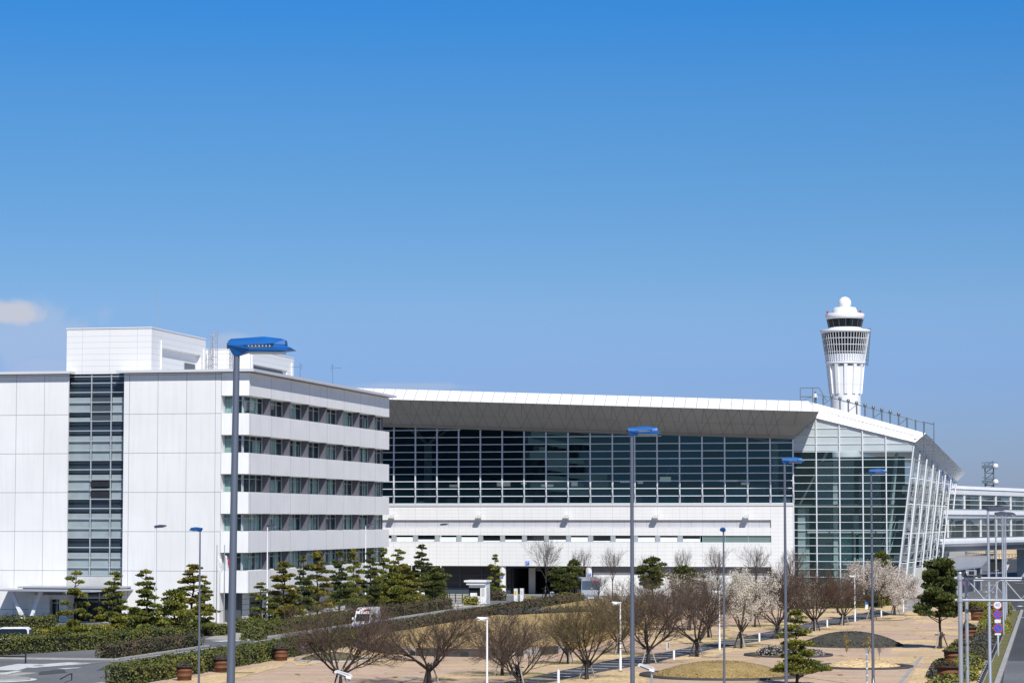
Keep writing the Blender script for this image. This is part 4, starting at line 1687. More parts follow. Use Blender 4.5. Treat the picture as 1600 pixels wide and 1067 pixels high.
for zz in (6.55, 7.58, 11.2, 12.12, 14.5, 15.35):
    m_.bar(bq(-2, .47 if zz in (6.55, 11.2) else .36 if zz < 14 else .1, zz), bq(BL, .47 if zz in (6.55, 11.2) else .36 if zz < 14 else .1, zz), .07, .07)
for k in range(9):
    m_.tube([bq(1.6 + .5 * (k % 3), .35, 7.0), bq(1.6 + .5 * (k % 3), .35, 15.2)], .04, 5)
for z in [7.5 + .5 * k for k in range(15)]:
    m_.bar(bq(1.4, .36, z), bq(2.8, .36, z), .05, .05)
for zz in (6.9, 11.4, 15.6):
    m_.obox(bq(1.8, .75, zz), BD, BN, Vector((0, 0, 1)), 1.8, .35, .12)
m_.build('service_rail', 'steel', br_)
m_ = MB()
ev = [bq(-7.0, .2, 6.0), bq(-1.2, .2, 6.0), bq(1.2, .2, 15.35), bq(-2.4, .2, 15.35)]
m_.idx([p + BN * .35 for p in ev] + [p - BN * 6 for p in ev], [(0, 1, 2, 3), (7, 6, 5, 4), (0, 4, 5, 1), (1, 5, 6, 2), (2, 6, 7, 3), (3, 7, 4, 0)])
m_.build('end_panel', 'bridge_white', br_)
for t_ in (8, 70):
    m_ = MB()
    m_.obox(bq(t_, -3.5, 2.65), BD, BN, Vector((0, 0, 1)), .8, 1.2, 2.65)
    m_.build('pier', 'concrete', br_)

# covered walk roof in front of the bridge
cp = thing('walkway_canopy', 'grey metal lean-to roof over the walkway below the glazed bridge', 'canopy', (-16, 395, 0))
m_ = MB()
pts = [G(1490, 889, 3.6), G(1534, 884, 3.6), G(1553, 864.5, 4.6), G(1492, 869, 4.6)]
m_.idx([p for p in pts] + [p - Vector((0, 0, .22)) for p in pts], [(0, 1, 2, 3), (7, 6, 5, 4), (0, 4, 5, 1), (1, 5, 6, 2), (2, 6, 7, 3), (3, 7, 4, 0)])
m_.build('canopy_roof', 'metal_roof', cp)
m_ = MB()
for a in (.1, .4, .7, .95):
    p = pts[0].lerp(pts[1], a) + Vector((0, 1.2, -.2))
    m_.tube([(p.x, p.y, 0), p], .14, 8)
m_.build('canopy_post', 'galv', cp)
m_ = MB()
p, q = pts[0] + Vector((0, 4, 0)), pts[1] + Vector((-.3, 4, 0))
m_.face([(p.x, p.y, 0), (q.x, q.y, 0), (q.x, q.y, 3.3), (p.x, p.y, 3.3)])
m_.build('canopy_wall', 'core_dark', cp)
# dark kiosk in front of the yellow island
c_ = G(1556, 894)
kx = thing('bus_shelter', 'small black glass shelter on the pavement under the glazed bridge', 'shelter', tuple(c_))
m_ = MB()
m_.box(c_.x - 1.1, c_.x + 1.1, c_.y, c_.y + 5, 0, 2.5)
m_.build('shelter_body', 'black', kx)
m_ = MB()
m_.box(c_.x - 1.3, c_.x + 1.3, c_.y - .3, c_.y + 5.3, 2.5, 2.66)
m_.build('shelter_roof', 'dark_metal', kx)
# far planted island
c0 = G(1567, 868)
m_ = MB()
m_.lathe([(10, 0), (10, .5), (9.6, .55), (4, 1.5), (.5, 1.7)], (c0.x, c0.y, 0), 28)
for i in range(len(m_.v)):
    a = m_.v[i]
    m_.v[i] = (a[0], c0.y + (a[1] - c0.y) * 7.0, a[2])
io = struct('far_island', m_, 'lawn')
fw_ = MB()
for k in range(40):
    a = pi + pi * k / 39
    xx, yy = c0.x + 10.5 * cos(a), c0.y + 72 * sin(a)
    fw_.tube([(xx, yy, 0), (xx, yy, 1.5)], .12, 4)
fw_.tube([(c0.x + 10.5 * cos(pi + pi * k / 39), c0.y + 72 * sin(pi + pi * k / 39), 1.4) for k in range(40)], .09, 5)
tag(fw_.build('island_fence', 'stake_pale'), 'far brown fence round the dry grass island beyond the bridge', 'fence')
# low forecourt walls at the foot of the wing
m_ = MB()
a, b2 = G(1440, 925), G(1455, 925)
m_.box(-20.5, -16.8, 352.5, 353.0, 0, 1.1)
m_.box(-20.5, -16.8, 358, 358.6, 1.2, 2.6)
m_.box(-20.2, -17, 372, 372.4, 0, 3.6)
tag(m_.build('forecourt_wall', 'concrete'), 'low stepped concrete walls at the foot of the leaning glass wall', 'wall')

# ------------------------------------------------------------------ street lamps


def loft(m_, prof, flip=False):
    """side profile [(x, z, half width)] closed into a solid across Y"""
    n = len(prof)
    v = [(x, -w_, z) for (x, z, w_) in prof] + [(x, w_, z) for (x, z, w_) in prof]
    m_.idx(v, [tuple(range(n)), tuple(range(2 * n - 1, n - 1, -1))] + [((i + 1) % n, i, n + i, n + (i + 1) % n) for i in range(n)])


def make_blue_lamp(label, h, loc, rz):
    t_ = thing('street_lamp', label, 'street lamp', (0, 0, 0), 'tall street lamps with blue heads')
    m_ = MB()
    m_.tube([(0, 0, .0), (0, 0, h * .35), (0, 0, h + .05)], [.098, .082, .055], 14)
    m_.build('pole', 'pole_grey', t_)
    m_ = MB()
    m_.lathe([(.2, 0), (.2, .03), (.11, .05), (.11, .5), (.098, .52)], (0, 0, 0), 14)
    m_.box(-.05, .05, -.125, -.1, .7, 1.1)
    m_.build('base_plate', 'pole_grey', t_)
    m_ = MB()
    loft(m_, [(-.13, .165, .16), (.05, .165, .17), (.67, .20, .19), (.88, .185, .18), (.87, .27, .15), (.80, .295, .10), (.49, .33, .09), (-.09, .285, .10), (-.14, .24, .14)])
    m_.v = [(x, y, z + h) for (x, y, z) in m_.v]
    hd = m_.build('lamp_housing', 'blue_paint', t_)
    m_ = MB()
    loft(m_, [(-.11, .10, .10), (-.055, 0, .07), (.06, -.005, .07), (.12, .02, .09), (.20, .05, .16), (.26, .10, .19), (.14, .164, .18), (-.13, .164, .15)])
    loft(m_, [(.20, .052, .17), (.88, .078, .19), (1.04, .094, .15), (.97, .135, .19), (.86, .184, .19), (.69, .198, .19), (.66, .135, .2), (.24, .10, .2)])
    m_.v = [(x, y, z + h) for (x, y, z) in m_.v]
    m_.build('lamp_tray', 'blue_paint', t_)
    m_ = MB()
    for k in range(7):
        x = .22 + k * .062
        m_.box(x, x + .022, -.16, .16, h + .15, h + .188)
    m_.box(.16, .68, -.10, .10, h + .10, h + .185)
    m_.build('cooling_fin', 'lens', t_)
    m_ = MB()
    for k in range(3):
        y = -.13 + k * .1
        m_.box(.22, .86, y, y + .05, h + .03 + .0, h + .06)
    m_.build('lamp_glass', 'lens', t_)
    m_ = MB()
    for z in (.13, .165, .2):
        m_.box(-.17, -.12, -.06, .06, h + z - .012, h + z + .012)
    m_.build('vent', 'black', t_)
    t_.location = loc
    t_.rotation_euler = (0, 0, rz)
    return t_


def at(u, z):
    """plan place of something seen in column u at distance z"""
    xc = (u - 800) / FPX * z
    return Vector((xc * cos(YAW) - z * sin(YAW), xc * sin(YAW) + z * cos(YAW), 0))


bl0 = make_blue_lamp('biggest blue headed street lamp, its pole crossing the white office block', 13.2, at(356.6, 45), YAW * .8)
bl0.rotation_euler = (0, .0105, YAW * .8)
for (u, z, lab, rz, s_) in ((987, 88, 'blue headed street lamp standing in front of the terminal glass front, second biggest', YAW, 1.0),
                            (1225.5, 131, 'blue headed street lamp at the joint of white tiled wall and glass wing', YAW, 1.0),
                            (1360.5, 160, 'blue headed street lamp in front of the glass wing, beside the white blossom', YAW, 1.0),
                            (1129.5, 135, 'thin lamp with its blue head seen end on, beside the blossom tree', YAW + pi / 2, .735),
                            (314, 140, 'thin lamp with a small blue head pointing away, before the office front wall', YAW + pi * .78, .735)):
    dup(bl0, at(u, z), lab, rz, (s_, s_, s_ if s_ == 1 else .735))
# heads of the two thin lamps are the full size of the others: keep them slim by scale only

gl0 = None
for (u, v, h, rz, lab) in ((241, 1004, 9.8, 0, 'slim white lamp with a dark flat head before the office front wall, furthest left'),
                           (417, 980, 9.8, 0, 'slim white lamp with a dark head beside the young pine right of the big lamp'),
                           (571, 955, 9.7, 0, 'slim white lamp with a dark flat head rising from the pine row above the ambulance'),
                           (688.5, 940, 9.7, 0, 'slim white lamp with a dark flat head alone before the terminal tiled wall')):
    c_ = G(u, v)
    if gl0 is None:
        gl0 = thing('street_lamp', lab, 'street lamp', (0, 0, 0), 'slim driveway lamps with dark heads')
        m_ = MB()
        m_.tube([(0, 0, 0), (0, 0, 1.6), (0, 0, 1.65), (0, 0, h)], [.11, .11, .075, .05], 10)
        m_.build('pole', 'pole_white', gl0)
        m_ = MB()
        loft(m_, [(-.12, -.05, .06), (.1, -.12, .09), (.5, -.10, .17), (.95, .02, .14), (1.0, .07, .11), (.9, .13, .12), (.45, .15, .13), (-.05, .08, .08)])
        m_.v = [(x, y, z + h) for (x, y, z) in m_.v]
        m_.build('lamp_head', 'head_grey', gl0)
        m_ = MB()
        m_.box(.35, .85, -.1, .1, h - .10, h - .065)
        m_.build('lamp_glass', 'lens', gl0)
        gl0.location = c_
    else:
        dup(gl0, c_, lab)
gr0 = None
for (p, lab) in ((at(1542, 131), 'tall grey road lamp in the right foreground beside the traffic signs, nearest of its row'),
                 (G(1558, 1000), 'tall grey road lamp standing directly behind the traffic signs'),
                 (G(1568, 991), 'tall grey road lamp just right of the traffic signs, in the hedge'),
                 (G(1570.5, 977), 'tall grey road lamp fourth along the kerb hedge'),
                 (G(1573, 965), 'tall grey road lamp farthest along the kerb hedge')):
    h = 10.9
    if gr0 is None:
        gr0 = thing('street_lamp', lab, 'street lamp', (0, 0, 0), 'grey road lamps along the right kerb')
        m_ = MB()
        m_.tube([(0, 0, 0), (0, 0, 1.3), (0, 0, 1.35), (0, 0, h)], [.11, .11, .095, .06], 10)
        m_.build('pole', 'galv', gr0)
        m_ = MB()
        loft(m_, [(-.1, -.06, .06), (.15, -.13, .12), (.6, -.12, .22), (1.05, .0, .18), (1.12, .06, .13), (.95, .14, .16), (.5, .18, .18), (-.05, .10, .09)])
        m_.v = [(x, y, z + h) for (x, y, z) in m_.v]
        m_.build('lamp_head', 'head_grey', gr0)
        m_ = MB()
        m_.box(.4, .95, -.13, .13, h - .12, h - .085)
        m_.build('lamp_glass', 'lens', gr0)
        m_ = MB()
        m_.box(-.13, .2, -.09, -.07, 6.0, 6.05)
        m_.build('clamp', 'galv', gr0)
        gr0.location = p
        gr0.rotation_euler = (0, 0, YAW)
    else:
        dup(gr0, p, lab)
pk0 = None
for (u, v, h, lab, s_) in ((761, 1091, 4.6, 'white park lamp with a small grey head before the raised dry lawn', 1),
                           (969.5, 1047, 4.6, 'white park lamp on the near edge of the dark path, by the second lamp pole', 1),
                           (1124.5, 1015, 4.6, 'white park lamp close behind the thin blue headed lamp', 1),
                           (1336, 971, 4.6, 'white park lamp by the path in front of the white blossom trees', 1),
                           (1241, 956, 3.2, 'short white park lamp behind the near pine, before the brown tree', .7),
                           (258, 968, 4.0, 'short slim lamp with a dark head between pines before the office front wall', .88),
                           (643, 933, 4.4, 'short slim lamp at the right end of the pine row before the white column', .96)):
    c_ = G(u, v)
    if pk0 is None:
        pk0 = thing('park_lamp', lab, 'park lamp', (0, 0, 0), 'small park lamps')
        m_ = MB()
        m_.tube([(0, 0, 0), (0, 0, .9), (0, 0, .95), (0, 0, 4.6)], [.095, .095, .065, .05], 10)
        m_.build('pole', 'pole_white', pk0)
        m_ = MB()
        loft(m_, [(.08, -.02, .05), (.08, .08, .05), (-.25, .14, .1), (-.58, .12, .09), (-.64, .03, .08), (-.35, -.05, .12), (-.05, -.08, .06)])
        m_.v = [(x, y, z + 4.6) for (x, y, z) in m_.v]
        m_.build('lamp_head', 'galv', pk0)
        m_ = MB()
        m_.box(-.52, -.12, -.07, .07, 4.50, 4.555)
        m_.build('lamp_glass', 'lens', pk0)
        pk0.location = c_
        pk0.rotation_euler = (0, 0, YAW)
    else:
        dup(pk0, c_, lab, YAW, (s_, s_, s_))
wd0 = None
for (u, v, lab) in ((547, 1056, 'low white wedge headed lamp before the nearest bare tree'), (1017, 1045, 'low white wedge headed lamp beside the grassy mound')):
    z = 5.75 * FPX / (v - 813)
    if wd0 is None:
        wd0 = thing('wedge_lamp', lab, 'park lamp', (0, 0, 0), 'white wedge headed lamps')
        m_ = MB()
        m_.tube([(0, 0, 0), (0, 0, 4.55)], [.055, .045], 10)
        m_.build('pole', 'galv', wd0)
        m_ = MB()
        loft(m_, [(.10, 4.50, .12), (.12, 4.60, .12), (.02, 4.68, .16), (-.48, 4.82, .17), (-.53, 4.76, .16), (-.50, 4.72, .15), (-.06, 4.54, .14)])
        hd = m_.build('lamp_head', 'white', wd0)
        m_ = MB()
        loft(m_, [(-.08, 4.575, .166), (-.07, 4.612, .171), (-.42, 4.735, .174), (-.44, 4.70, .170)])
        m_.build('lamp_slot', 'head_grey', hd)
        wd0.location = at(u, z)
        wd0.rotation_euler = (0, 0, YAW - .2)
    else:
        dup(wd0, at(u, z), lab)

# ------------------------------------------------------------------ writing


def text_mesh(name, body, size, mat, parent, loc, rot, ext=.004, align='CENTER'):
    f_ = bpy.data.curves.new(name, 'FONT')
    f_.body = body
    f_.size = size
    f_.extrude = ext
    f_.align_x = align
    f_.align_y = 'CENTER'
    o = bpy.data.objects.new('tmp', f_)
    COL.objects.link(o)
    bpy.context.view_layer.update()
    me_ = bpy.data.meshes.new_from_object(o.evaluated_get(bpy.context.evaluated_depsgraph_get()))
    bpy.data.objects.remove(o)
    me_.materials.clear()
    me_.materials.append(MATS[mat])
    t_ = link(name, me_, parent)
    t_.location = loc
    t_.rotation_euler = rot
    return t_


UP = (pi / 2, 0, 0)

# painted stop word on the side lane
for k, (ch, v) in enumerate((('止', 903), ('ま', 914), ('れ', 925))):
    c_ = G(1546 - (v - 925) * .1, v)
    o_ = text_mesh('lane_marking', ch, 1.0, 'road_white', None, (c_.x, c_.y, .045), (0, 0, .05), 0.001)
    o_.scale = (2.1, 8.5, 1)
    o_['kind'] = 'structure'
ln = MB()
for (a, b2, w_) in (((1563, 868), (1556, 935), .12), ((1574, 882), (1568, 895), .5), ((1593, 866), (1640, 869), .2), ((1585, 874), (1640, 875), .15), ((1582, 905), (1640, 908), .18), ((1585, 911), (1640, 914), .18)):
    p, q = G(*a), G(*b2)
    d = (q - p).normalized()
    nn = Vector((-d.y, d.x, 0)) * w_
    ln.face([Vector((c.x, c.y, .05 + .001 * len(ln.f))) for c in ccw([p - nn, q - nn, q + nn, p + nn])])
struct('road_marking', ln, 'road_white')


def disc(m_, c, r, y, n=28):
    m_.face([(c[0] + r * cos(2 * pi * k / n), y, c[1] + r * sin(2 * pi * k / n)) for k in range(n)])


def ring(m_, c, r0, r1, y, n=28):
    for k in range(n):
        a, b2 = 2 * pi * k / n, 2 * pi * (k + 1) / n
        m_.face([(c[0] + r0 * cos(a), y, c[1] + r0 * sin(a)), (c[0] + r1 * cos(a), y, c[1] + r1 * sin(a)), (c[0] + r1 * cos(b2), y, c[1] + r1 * sin(b2)), (c[0] + r0 * cos(b2), y, c[1] + r0 * sin(b2))])


def sign_plate(parent, z, r, kind, y=-.09):
    m_ = MB()
    ov = []
    n = 28
    for yy in (y, y + .015):
        ov += [(r * cos(2 * pi * k / n), yy, z + r * sin(2 * pi * k / n)) for k in range(n)]
    m_.idx(ov, [tuple(range(n)), tuple(range(2 * n - 1, n - 1, -1))] + [((k + 1) % n, k, n + k, n + (k + 1) % n) for k in range(n)])
    m_.v = [tuple(Vector(p)) for p in m_.v]
    base = {'speed': 'white', 'noentry': 'red'}.get(kind, 'blue_sign')
    pl = link('sign_plate', m_.mesh('sign_plate', base), parent)
    m_ = MB()
    if kind == 'noentry':
        m_.box(-r * .68, r * .68, y - .006, y - .003, z - r * .16, z + r * .16)
        link('sign_bar', m_.mesh('sign_bar', 'white'), pl)
        return pl
    ring(m_, (0, z), r * .82, r * .985, y - .004)
    if kind in ('nopark', 'nostop'):
        dirs = [(1, -1)] if kind == 'nopark' else [(1, -1), (1, 1)]
        for (dx, dz) in dirs:
            d = Vector((dx, 0, dz)).normalized()
            nn = Vector((-d.z, 0, d.x)) * r * .085
            c = Vector((0, y - .0045 - (.0008 if dz > 0 else 0), z))
            m_.face([c - d * r * .8 - nn, c + d * r * .8 - nn, c + d * r * .8 + nn, c - d * r * .8 + nn])
    link('sign_ring', m_.mesh('sign_ring', 'red'), pl)
    if kind == 'speed':
        text_mesh('speed_digits', '40', r * 1.02, 'digit_blue', pl, (0, y - .006, z), UP, .002)
    return pl


c_ = G(1559.6, 1025)
mps = pxm(c_)
tr = thing('traffic_sign', 'stack of round signs, 40 limit over no stopping and no parking, on one white post', 'traffic sign', tuple(c_), None, YAW * .3)
m_ = MB()
zt_ = (1025 - 937) * mps
m_.tube([(0, 0, 0), (0, 0, 1.6), (0, 0, 1.65), (0, 0, zt_)], [.09, .09, .06, .06], 10)
link('post', m_.mesh('post', 'galv'), tr)
for (v, kd) in ((945.5, 'speed'), (960.5, 'nostop'), (981.5, 'nopark')):
    sign_plate(tr, (1025 - v) * mps, 7.0 * mps, kd)
for v in (970.5, 990.5):
    m_ = MB()
    zz = (1025 - v) * mps
    m_.box(-.23, .23, -.095, -.075, zz - (.13 if v < 980 else .07), zz + (.13 if v < 980 else .07))
    link('sub_plate', m_.mesh('sub_plate', 'white'), tr)
c_ = G(1510.5, 966)
mps = pxm(c_)
t2 = thing('traffic_sign', 'small round no parking sign on a thick post behind the gantry', 'traffic sign', tuple(c_), None, .1)
m_ = MB()
m_.tube([(0, 0, 0), (0, 0, 3.9)], [.13, .10], 10)
link('post', m_.mesh('post', 'galv'), t2)
sign_plate(t2, 3.75, .36, 'nopark', -.14)
c_ = G(891.5, 928)
t2 = thing('traffic_sign', 'red and white no entry sign on a slim pole beside the garage opening', 'traffic sign', tuple(c_), None, .1)
m_ = MB()
m_.tube([(0, 0, 0), (0, 0, 4.6)], [.08, .06], 8)
link('post', m_.mesh('post', 'pole_white'), t2)
sign_plate(t2, 4.35, .34, 'noentry')
# P signs
for (c_, s_, lab) in ((PY(824.2, 879, TY - .06), .58, 'blue square parking sign P on the tiled wall edge above the garage'), (PY(785, 899, TY - .0), .40, 'blue parking sign P fixed on the white round column by the garage'), (PY(921, 897.5, TY), .46, 'blue parking sign P low on the white column behind the grey bus')):
    t_ = thing('parking_sign', lab, 'parking sign', tuple(c_))
    m_ = MB()
    m_.box(c_.x - s_ / 2, c_.x + s_ / 2, c_.y - .03, c_.y, c_.z - s_ / 2, c_.z + s_ / 2)
    pl = m_.build('sign_plate', 'blue_sign', t_)
    text_mesh('sign_letter', 'P', s_ * 1.05, 'white', pl, (0, -.034, 0), UP, .002)
    m_ = MB()
    for (a, b2, c2, d2) in ((-1, 1, -1, -.9), (-1, 1, .9, 1), (-1, -.9, -.9, .9), (.9, 1, -.9, .9)):
        m_.box(c_.x + a * s_ / 2, c_.x + b2 * s_ / 2, c_.y - .036, c_.y - .031, c_.z + c2 * s_ / 2, c_.z + d2 * s_ / 2)
    m_.build('sign_border', 'white', pl)

# ------------------------------------------------------------------ sign gantry
gt = at(1497, 120)
ga = thing('sign_gantry', 'grey steel road gantry with twin posts and a two pipe truss reaching right', 'gantry', tuple(gt), None, .04)
m_ = MB()
for (dx, dy) in ((0, 0), (.30, .55)):
    m_.tube([(dx, dy, 0), (dx, dy, 7.85)], .108 if dy == 0 else .085, 14)
    m_.lathe([(.14, 0), (.12, .05)], (dx, dy, 7.85), 12)
    m_.lathe([(.3, 0), (.3, .05), (.16, .3)], (dx, dy, 0), 14)
link('post', m_.mesh('post', 'galv'), ga)
m_ = MB()
for z in (.8, 1.9, 3.0, 4.1, 5.2, 6.3, 7.4):
    m_.tube([(0, 0, z), (.3, .55, z + .5)], .035, 6)
link('post_brace', m_.mesh('post_brace', 'dark_metal'), ga)
m_ = MB()
for (z, y) in ((7.62, 0), (6.60, 0)):
    m_.tube([(-.25, y, z), (14, y, z)], .064, 10)
m_.tube([(-.1, .55, 7.5), (14, .55, 7.5)], .04, 8)
for x in (.0,):
    for z in (7.62, 6.60):
        m_.lathe([(.14, -.09), (.14, .09)], (x, 0, z), 12)
link('truss_pipe', m_.mesh('truss_pipe', 'galv'), ga)
m_ = MB()
x = .35
k = 0
while x < 13:
    a, b2 = (7.55, 6.66) if k % 2 == 0 else (6.66, 7.55)
    m_.tube([(x, 0, a), (x + .75, 0, b2)], .03, 6)
    m_.tube([(x, .5, 7.5), (x + .75, 0, b2)], .025, 6)
    x += .75 if k % 2 == 0 else .95
    k += 1
link('truss_diagonal', m_.mesh('truss_diagonal', 'galv'), ga)
m_ = MB()
m_.tube([(2.85, 0, 7.62), (5, 0, 7.62)], .09, 10)
m_.tube([(2.95, 0, 6.6), (5, 0, 6.6)], .09, 10)
link('pipe_sleeve', m_.mesh('pipe_sleeve', 'head_grey'), ga)
tc = thing('traffic_camera', 'boxy white traffic camera mounted on top of the gantry pipe', 'camera', (gt.x + .45, gt.y + .02, 7.7))
m_ = MB()
m_.box(-.12, .32, -.35, .25, .06, .30)
link('camera_box', m_.mesh('camera_box', 'galv'), tc)
m_ = MB()
m_.box(-.02, .22, -.37, -.34, .10, .26)
link('camera_lens', m_.mesh('camera_lens', 'black'), tc)
m_ = MB()
m_.tube([(-.25, 0, .04), (.5, 0, .04)], .035, 6)
m_.box(-.35, -.15, -.1, .1, .04, .2)
m_.box(.4, .55, -.1, .1, .0, .12)
link('bracket', m_.mesh('bracket', 'dark_metal'), tc)
# slim striped pole in front (marker post)
c_ = at(1351, 130)
mk_ = thing('marker_pole', 'slim grey banded pole standing in front of the dry grass island', 'pole', tuple(c_))
m_ = MB()
m_.tube([(0, 0, 0), (0, 0, 10.3 - 197 * 130 / FPX)], .045, 8)
link('pole_body', m_.mesh('pole_body', 'galv'), mk_)
m_ = MB()
for k in range(10):
    m_.lathe([(.055, 0), (.055, .06)], (0, 0, .4 + k * .35), 8)
link('pole_band', m_.mesh('pole_band', 'pole_white'), mk_)

# ------------------------------------------------------------------ leaf clouds


def leaves(m_, pts_n, size, rr, up=.35, asp=.5):
    """small leaf faces at (point, outward normal) pairs"""
    for (p, nrm) in pts_n:
        d = Vector((rr.gauss(0, 1), rr.gauss(0, 1), rr.gauss(0, 1)))
        d = (d.normalized() + nrm * .9 + Vector((0, 0, up))).normalized()
        a = d.cross(Vector((rr.gauss(0, 1), rr.gauss(0, 1), rr.gauss(0, 1)))).normalized()
        b2 = d.cross(a)
        s_ = size * rr.uniform(.6, 1.35)
        m_.face([p - a * s_ * asp, p + b2 * s_ * asp * .8, p + a * s_ * asp, p - b2 * s_ * asp * .8])


def blob_pts(c, rx, ry, rz, n, rr, lo=.6, zmin=-1.0):
    out = []
    c = Vector(c)
    while len(out) < n:
        d = Vector((rr.gauss(0, 1), rr.gauss(0, 1), rr.gauss(0, 1))).normalized()
        if d.z < zmin:
            continue
        k = rr.uniform(lo, 1.06)
        out.append((c + Vector((d.x * rx, d.y * ry, d.z * rz)) * k, d))
    return out


def shrub(name, label, cat, c, rx, ry, rz, mat, n, size, seed=0, group=None, parent=None):
    rr = random.Random(seed)
    m_ = MB()
    m_.cur = 0
    c = Vector(c)
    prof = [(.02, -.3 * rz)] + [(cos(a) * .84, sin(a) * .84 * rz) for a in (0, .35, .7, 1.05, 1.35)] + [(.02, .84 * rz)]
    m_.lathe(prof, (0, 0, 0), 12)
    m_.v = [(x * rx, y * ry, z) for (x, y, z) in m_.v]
    m_.cur = 1
    leaves(m_, blob_pts((0, 0, 0), rx, ry, rz, n, rr, .8, -.15), size, rr)
    o = link(name, m_.mesh(name, ['hedge_core', mat]), parent)
    o.location = c
    if label:
        tag(o, label, cat, group)
    return o


def hedge(name, label, line, wd, h, mat, group=None, dens=46, size=.17, seed=1, wob=.2):
    """clipped hedge along a ground line (its middle), leaf faces over a dark core"""
    rr = random.Random(seed)
    line = [Vector((p[0], p[1], 0)) for p in line]
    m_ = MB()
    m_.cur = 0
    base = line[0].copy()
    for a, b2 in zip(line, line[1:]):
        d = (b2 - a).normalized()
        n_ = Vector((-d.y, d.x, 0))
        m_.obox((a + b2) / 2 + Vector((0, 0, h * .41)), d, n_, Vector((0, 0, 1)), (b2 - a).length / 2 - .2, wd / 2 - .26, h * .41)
    m_.cur = 1
    for a, b2 in zip(line, line[1:]):
        d = (b2 - a)
        l_ = d.length
        d.normalize()
        n_ = Vector((-d.y, d.x, 0))
        Z = Vector((0, 0, 1))
        cells = [(l_, wd, lambda s, t_: (a + d * s + n_ * (t_ - wd / 2) + Z * h, Z)),
                 (l_, h, lambda s, t_: (a + d * s + n_ * wd / 2 + Z * t_, n_)),
                 (l_, h, lambda s, t_: (a + d * s - n_ * wd / 2 + Z * t_, -n_)),
                 (wd, h, lambda s, t_: (a + n_ * (s - wd / 2) + Z * t_, -d)),
                 (wd, h, lambda s, t_: (b2 + n_ * (s - wd / 2) + Z * t_, d))]
        for (A_, B_, fn) in cells:
            pts_ = []
            for _ in range(int(A_ * B_ * dens * 1.9)):
                p, nrm = fn(rr.uniform(0, A_), rr.uniform(0, B_))
                q = mnoise.noise(p * .7) * wob * 1.6 + mnoise.noise(p * 2.3) * wob
                # round the shoulders
                if nrm.z < .5:
                    q -= .16 * max(0, (p.z / h - .72) / .28) ** 2
                else:
                    e = abs((p - a).dot(n_)) / (wd / 2)
                    q -= .14 * max(0, (e - .7) / .3) ** 2
                e2 = rr.uniform(.1, .34) if rr.random() < .035 else 0
                if mnoise.noise(p * .45 + Vector((9, 3, 1))) < -.34 and rr.random() < .6:
                    continue
                pts_.append((p + nrm * (q - .05 + e2 + rr.uniform(-.06, .06)), nrm))
            leaves(m_, pts_, size * .85, rr, .3)
    m_.v = [(x - base.x, y - base.y, z) for (x, y, z) in m_.v]
    o = link(name, m_.mesh(name, ['hedge_core', mat]))
    o.location = base
    return tag(o, label, 'hedge', group)


HG = 'clipped hedges'
hedge('hedge', 'long green yellow tinged hedge along the near side of the driveway, behind the left planters', [(-57.6, 154), (-57.6, 206)], 2.3, 1.2, 'hedge_green', HG, 60, .16, 1, .2)
hedge('hedge', 'long brownish hedge along the driveway behind the raised dry lawn', [(-57.7, 206.2), (-57.8, 260), (-57.6, 312)], 2.2, 1.25, 'hedge_brown', HG, 40, .18, 2, .2)
hedge('hedge', 'dark clipped hedge on the kerb across the driveway, left of the side entrance', [(-69.0, 181), (-69.0, 201.4)], 1.5, 1.12, 'hedge_brown', HG, 70, .15, 3)
hedge('hedge', 'tall dense green hedge at far left, in front of the white van', [(-93, 163.5), (-80.1, 184.9), (-75.4, 197), (-72.6, 206)], 2.4, 1.35, 'hedge_green', HG, 60, .16, 4, .2)
hedge('hedge', 'brown tinged hedge beyond the driveway running up to the ambulance', [(-69.0, 216), (-69.0, 246)], 1.6, 1.25, 'hedge_green', HG, 60, .16, 5)
hedge('hedge', 'reddish brown hedge behind the ambulance reaching the guard booth', [(-69.1, 246.3), (-69.3, 272), (-69.4, 292)], 1.8, 1.2, 'hedge_brown', HG, 50, .17, 6)
hedge('hedge', 'broad flat topped hedge at far left in front of the entrance canopy posts', [G(-40, 984), G(86, 983)], 3.0, 1.25, 'hedge_green', HG, 50, .17, 7)
hedge('hedge', 'low green hedge behind the white van, left of the first pine', [G(54, 1000), G(122, 996)], 2.2, .95, 'hedge_lime', HG, 55, .16, 8, .2)
hedge('hedge', 'low bright green hedge under the second pine', [G(138, 994), G(206, 990)], 2.0, .95, 'hedge_lime', HG, 55, .16, 9, .2)
hedge('hedge', 'long dark green hedge in front of the parked cars', [G(205, 999), G(250, 999), G(300, 993), G(356, 991.5)], 1.6, 1.0, 'hedge_green', HG, 55, .16, 10)
hedge('hedge', 'short rounded green hedge before the flagpoles, behind the big lamp pole', [G(366, 988), G(404, 986)], 2.0, 1.15, 'hedge_green', HG, 55, .16, 11)
hedge('hedge', 'dark green square hedge below the office louvers, behind the young pine', [G(418, 979), G(446, 976)], 2.0, 1.2, 'hedge_green', HG, 55, .16, 12)
hedge('hedge', 'light green hedge at the feet of the pine row near the ambulance', [G(600, 951), G(640, 946), G(682, 940)], 3.0, 1.3, 'hedge_green', HG, 40, .19, 13)
hedge('hedge', 'small square green hedge in front of the guard booth counter', [G(725, 945), G(747, 945)], 1.6, 1.0, 'hedge_lime', HG, 50, .18, 14)
hedge('hedge', 'rusty green hedge right of the guard booth', [G(764, 938), G(789, 938)], 1.8, 1.15, 'hedge_brown', HG, 50, .18, 15)
hedge('hedge', 'green hedge right of the garage opening, before the grey bus', [G(868, 941), G(908, 941)], 3.0, 1.1, 'hedge_lime', HG, 40, .18, 16, .2)
